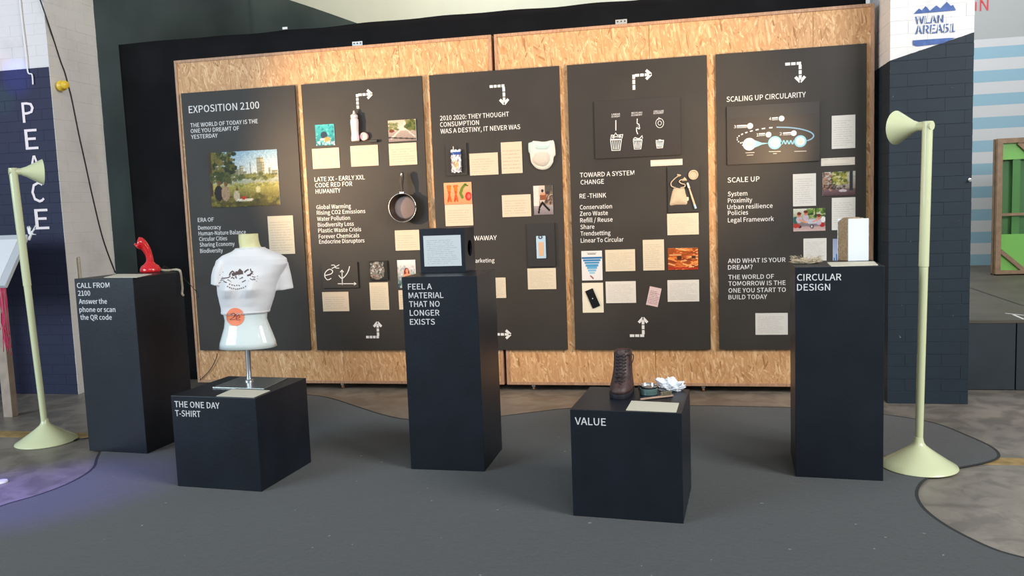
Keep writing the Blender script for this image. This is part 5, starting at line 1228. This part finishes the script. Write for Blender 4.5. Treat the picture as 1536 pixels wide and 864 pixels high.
cable('white_cable', [WY(29, -6, 6.187), WY(34, 40, 6.187), WY(39, 80, 6.187), WY(42, 108, 6.187), WY(48, 112, 6.187), WY(49.5, 127, 6.187)], .0065, M['white'], 'thin white cable hanging over the navy painted pillar front')
cable('conduit_pipe', [WX(118, 395, -5.27), WX(119, 402, -5.27)] + [Vector((-5.27, WX(118, 395, -5.27).y, .01))], .012, M['cord'], 'short beige conduit pipe at the pillar behind the telephone plinth', 'pipe')
yp = WX(95, 129, -5.24)
yo = MB().lathe([(.030, -.05), (.042, -.045), (.045, 0), (.036, .012), (.024, .03), (.034, .05), (.034, .07), (.018, .08)], Vector((-5.235, yp.y - .02, yp.z)), 20, (.35, -.2, 0)).done('yellow_plug', M['yellow'], smooth=True)
tag(yo, 'yellow plastic plug on the black cable of the left pillar', 'plug')
hk = WY(1455, 270, 6.19); tag(MB().lathe([(.012, 0), (.012, .006), (.004, .008), (.004, .02), (.009, .024)], Vector((1.982, 6.198, hk.z)), 12, (0, -1, 0)).done('wall_knob', M['silver'], smooth=True), 'tiny metal knob on the right edge of the right pillar', 'knob')

# ---------------------------------------------------------------- sloping display table at the left
leg = ON(10, 624); B_ = WY(41, 351.5, 5.85); F_ = WY(7.5, 428, 5.36)
tb = empty('display_table', (-6.2, 5.6, 0), 'sloping display table with pale wooden legs at the left edge', 'table')
dirL = Vector((-1, .10, 0)).normalized() * 1.3; n_ = (B_ - F_).cross(dirL).normalized()
if n_.z < 0: n_ = -n_
q = [F_ + dirL, F_, B_, B_ + dirL]; MB().hexa([p - n_ * .03 for p in q], q).done('tabletop', M['tabletop'], tb, bevel=.003)
for p, zt_ in ((Vector((-5.27, 5.43, 0)), F_.z - .02), (Vector((-6.3, 5.5, 0)), F_.z - .02), (Vector((-5.95, 5.9, 0)), B_.z - .12), (Vector((-6.35, 6.0, 0)), B_.z - .12)):
    MB().box(p.x - .042, p.x + .042, p.y - .03, p.y + .03, 0.0, zt_).done('leg', M['wood'], tb, bevel=.003)
MB().box(-6.35, -5.31, 5.46, 5.49, F_.z - .12, F_.z - .03).done('apron', M['wood'], tb)
def sheet(u0, u1, v0, v1, lab):
    f = lambda u, v: F_ + (B_ - F_) * v + dirL * u + n_ * .0006
    q = [f(u1, v0), f(u0, v0), f(u0, v1), f(u1, v1)]
    o = MB().hexa(q, [p + n_ * .002 for p in q]).done('paper_sheet', M['paperw']); tag(o, lab, 'paper')
sheet(.06, .26, .12, .9, 'white paper sheet nearest the right edge of the sloping table')
sheet(.29, .5, .12, .9, 'second white paper sheet on the sloping table at the frame edge')
p = B_ + n_ * .006 - dirL * .02; mb = MB()
for i in range(9):
    a_ = -.5 + i * .33; mb.tube([p, p + Vector((math.cos(a_) * (.03 + .045 * (i % 3 == 0)), 0, math.sin(a_) * .05 + .015)) + Vector((.0, 0, .0))], [.009, .002], 5)
mb.tube([p - Vector((.01, 0, .05)), p + Vector((.07, 0, .07))], [.012, .003], 6)
tag(mb.done('white_ribbon', M['white']), 'spiky white ribbon bow on the far corner of the sloping table', 'ribbon')
mb = MB(); rs = random.Random(9); x0_ = F_.x + .02
for i in range(14):
    x = x0_ - .062 + rs.uniform(-.015, .03); y = F_.y + .0 + rs.uniform(-.03, .03); l_ = rs.uniform(.3, .6); z = F_.z - .02
    mb.tube(spline([(x, y, z), (x + rs.uniform(-.01, .012), y, z - l_ * .35), (x + rs.uniform(-.012, .02), y, z - l_ * .7), (x + rs.uniform(-.01, .02), y, z - l_)], 3), .003, 4)
k = mb.done('pink_tinsel', M['pink'], smooth='all'); tag(k, 'pink tinsel fringe hanging from the sloping table', 'tinsel', kind='stuff')
k = ON(4, 724); tag(MB().lathe([(.035, 0), (.037, .004), (.033, .012), (.0001, .014)], Vector((k.x - .01, k.y, .0)), 20).done('floor_marker', M['white'], smooth=True), 'small white round disc on the floor at the left edge', 'disc')

bpy.data.objects.remove(_fo); bpy.data.scenes.remove(_ts)
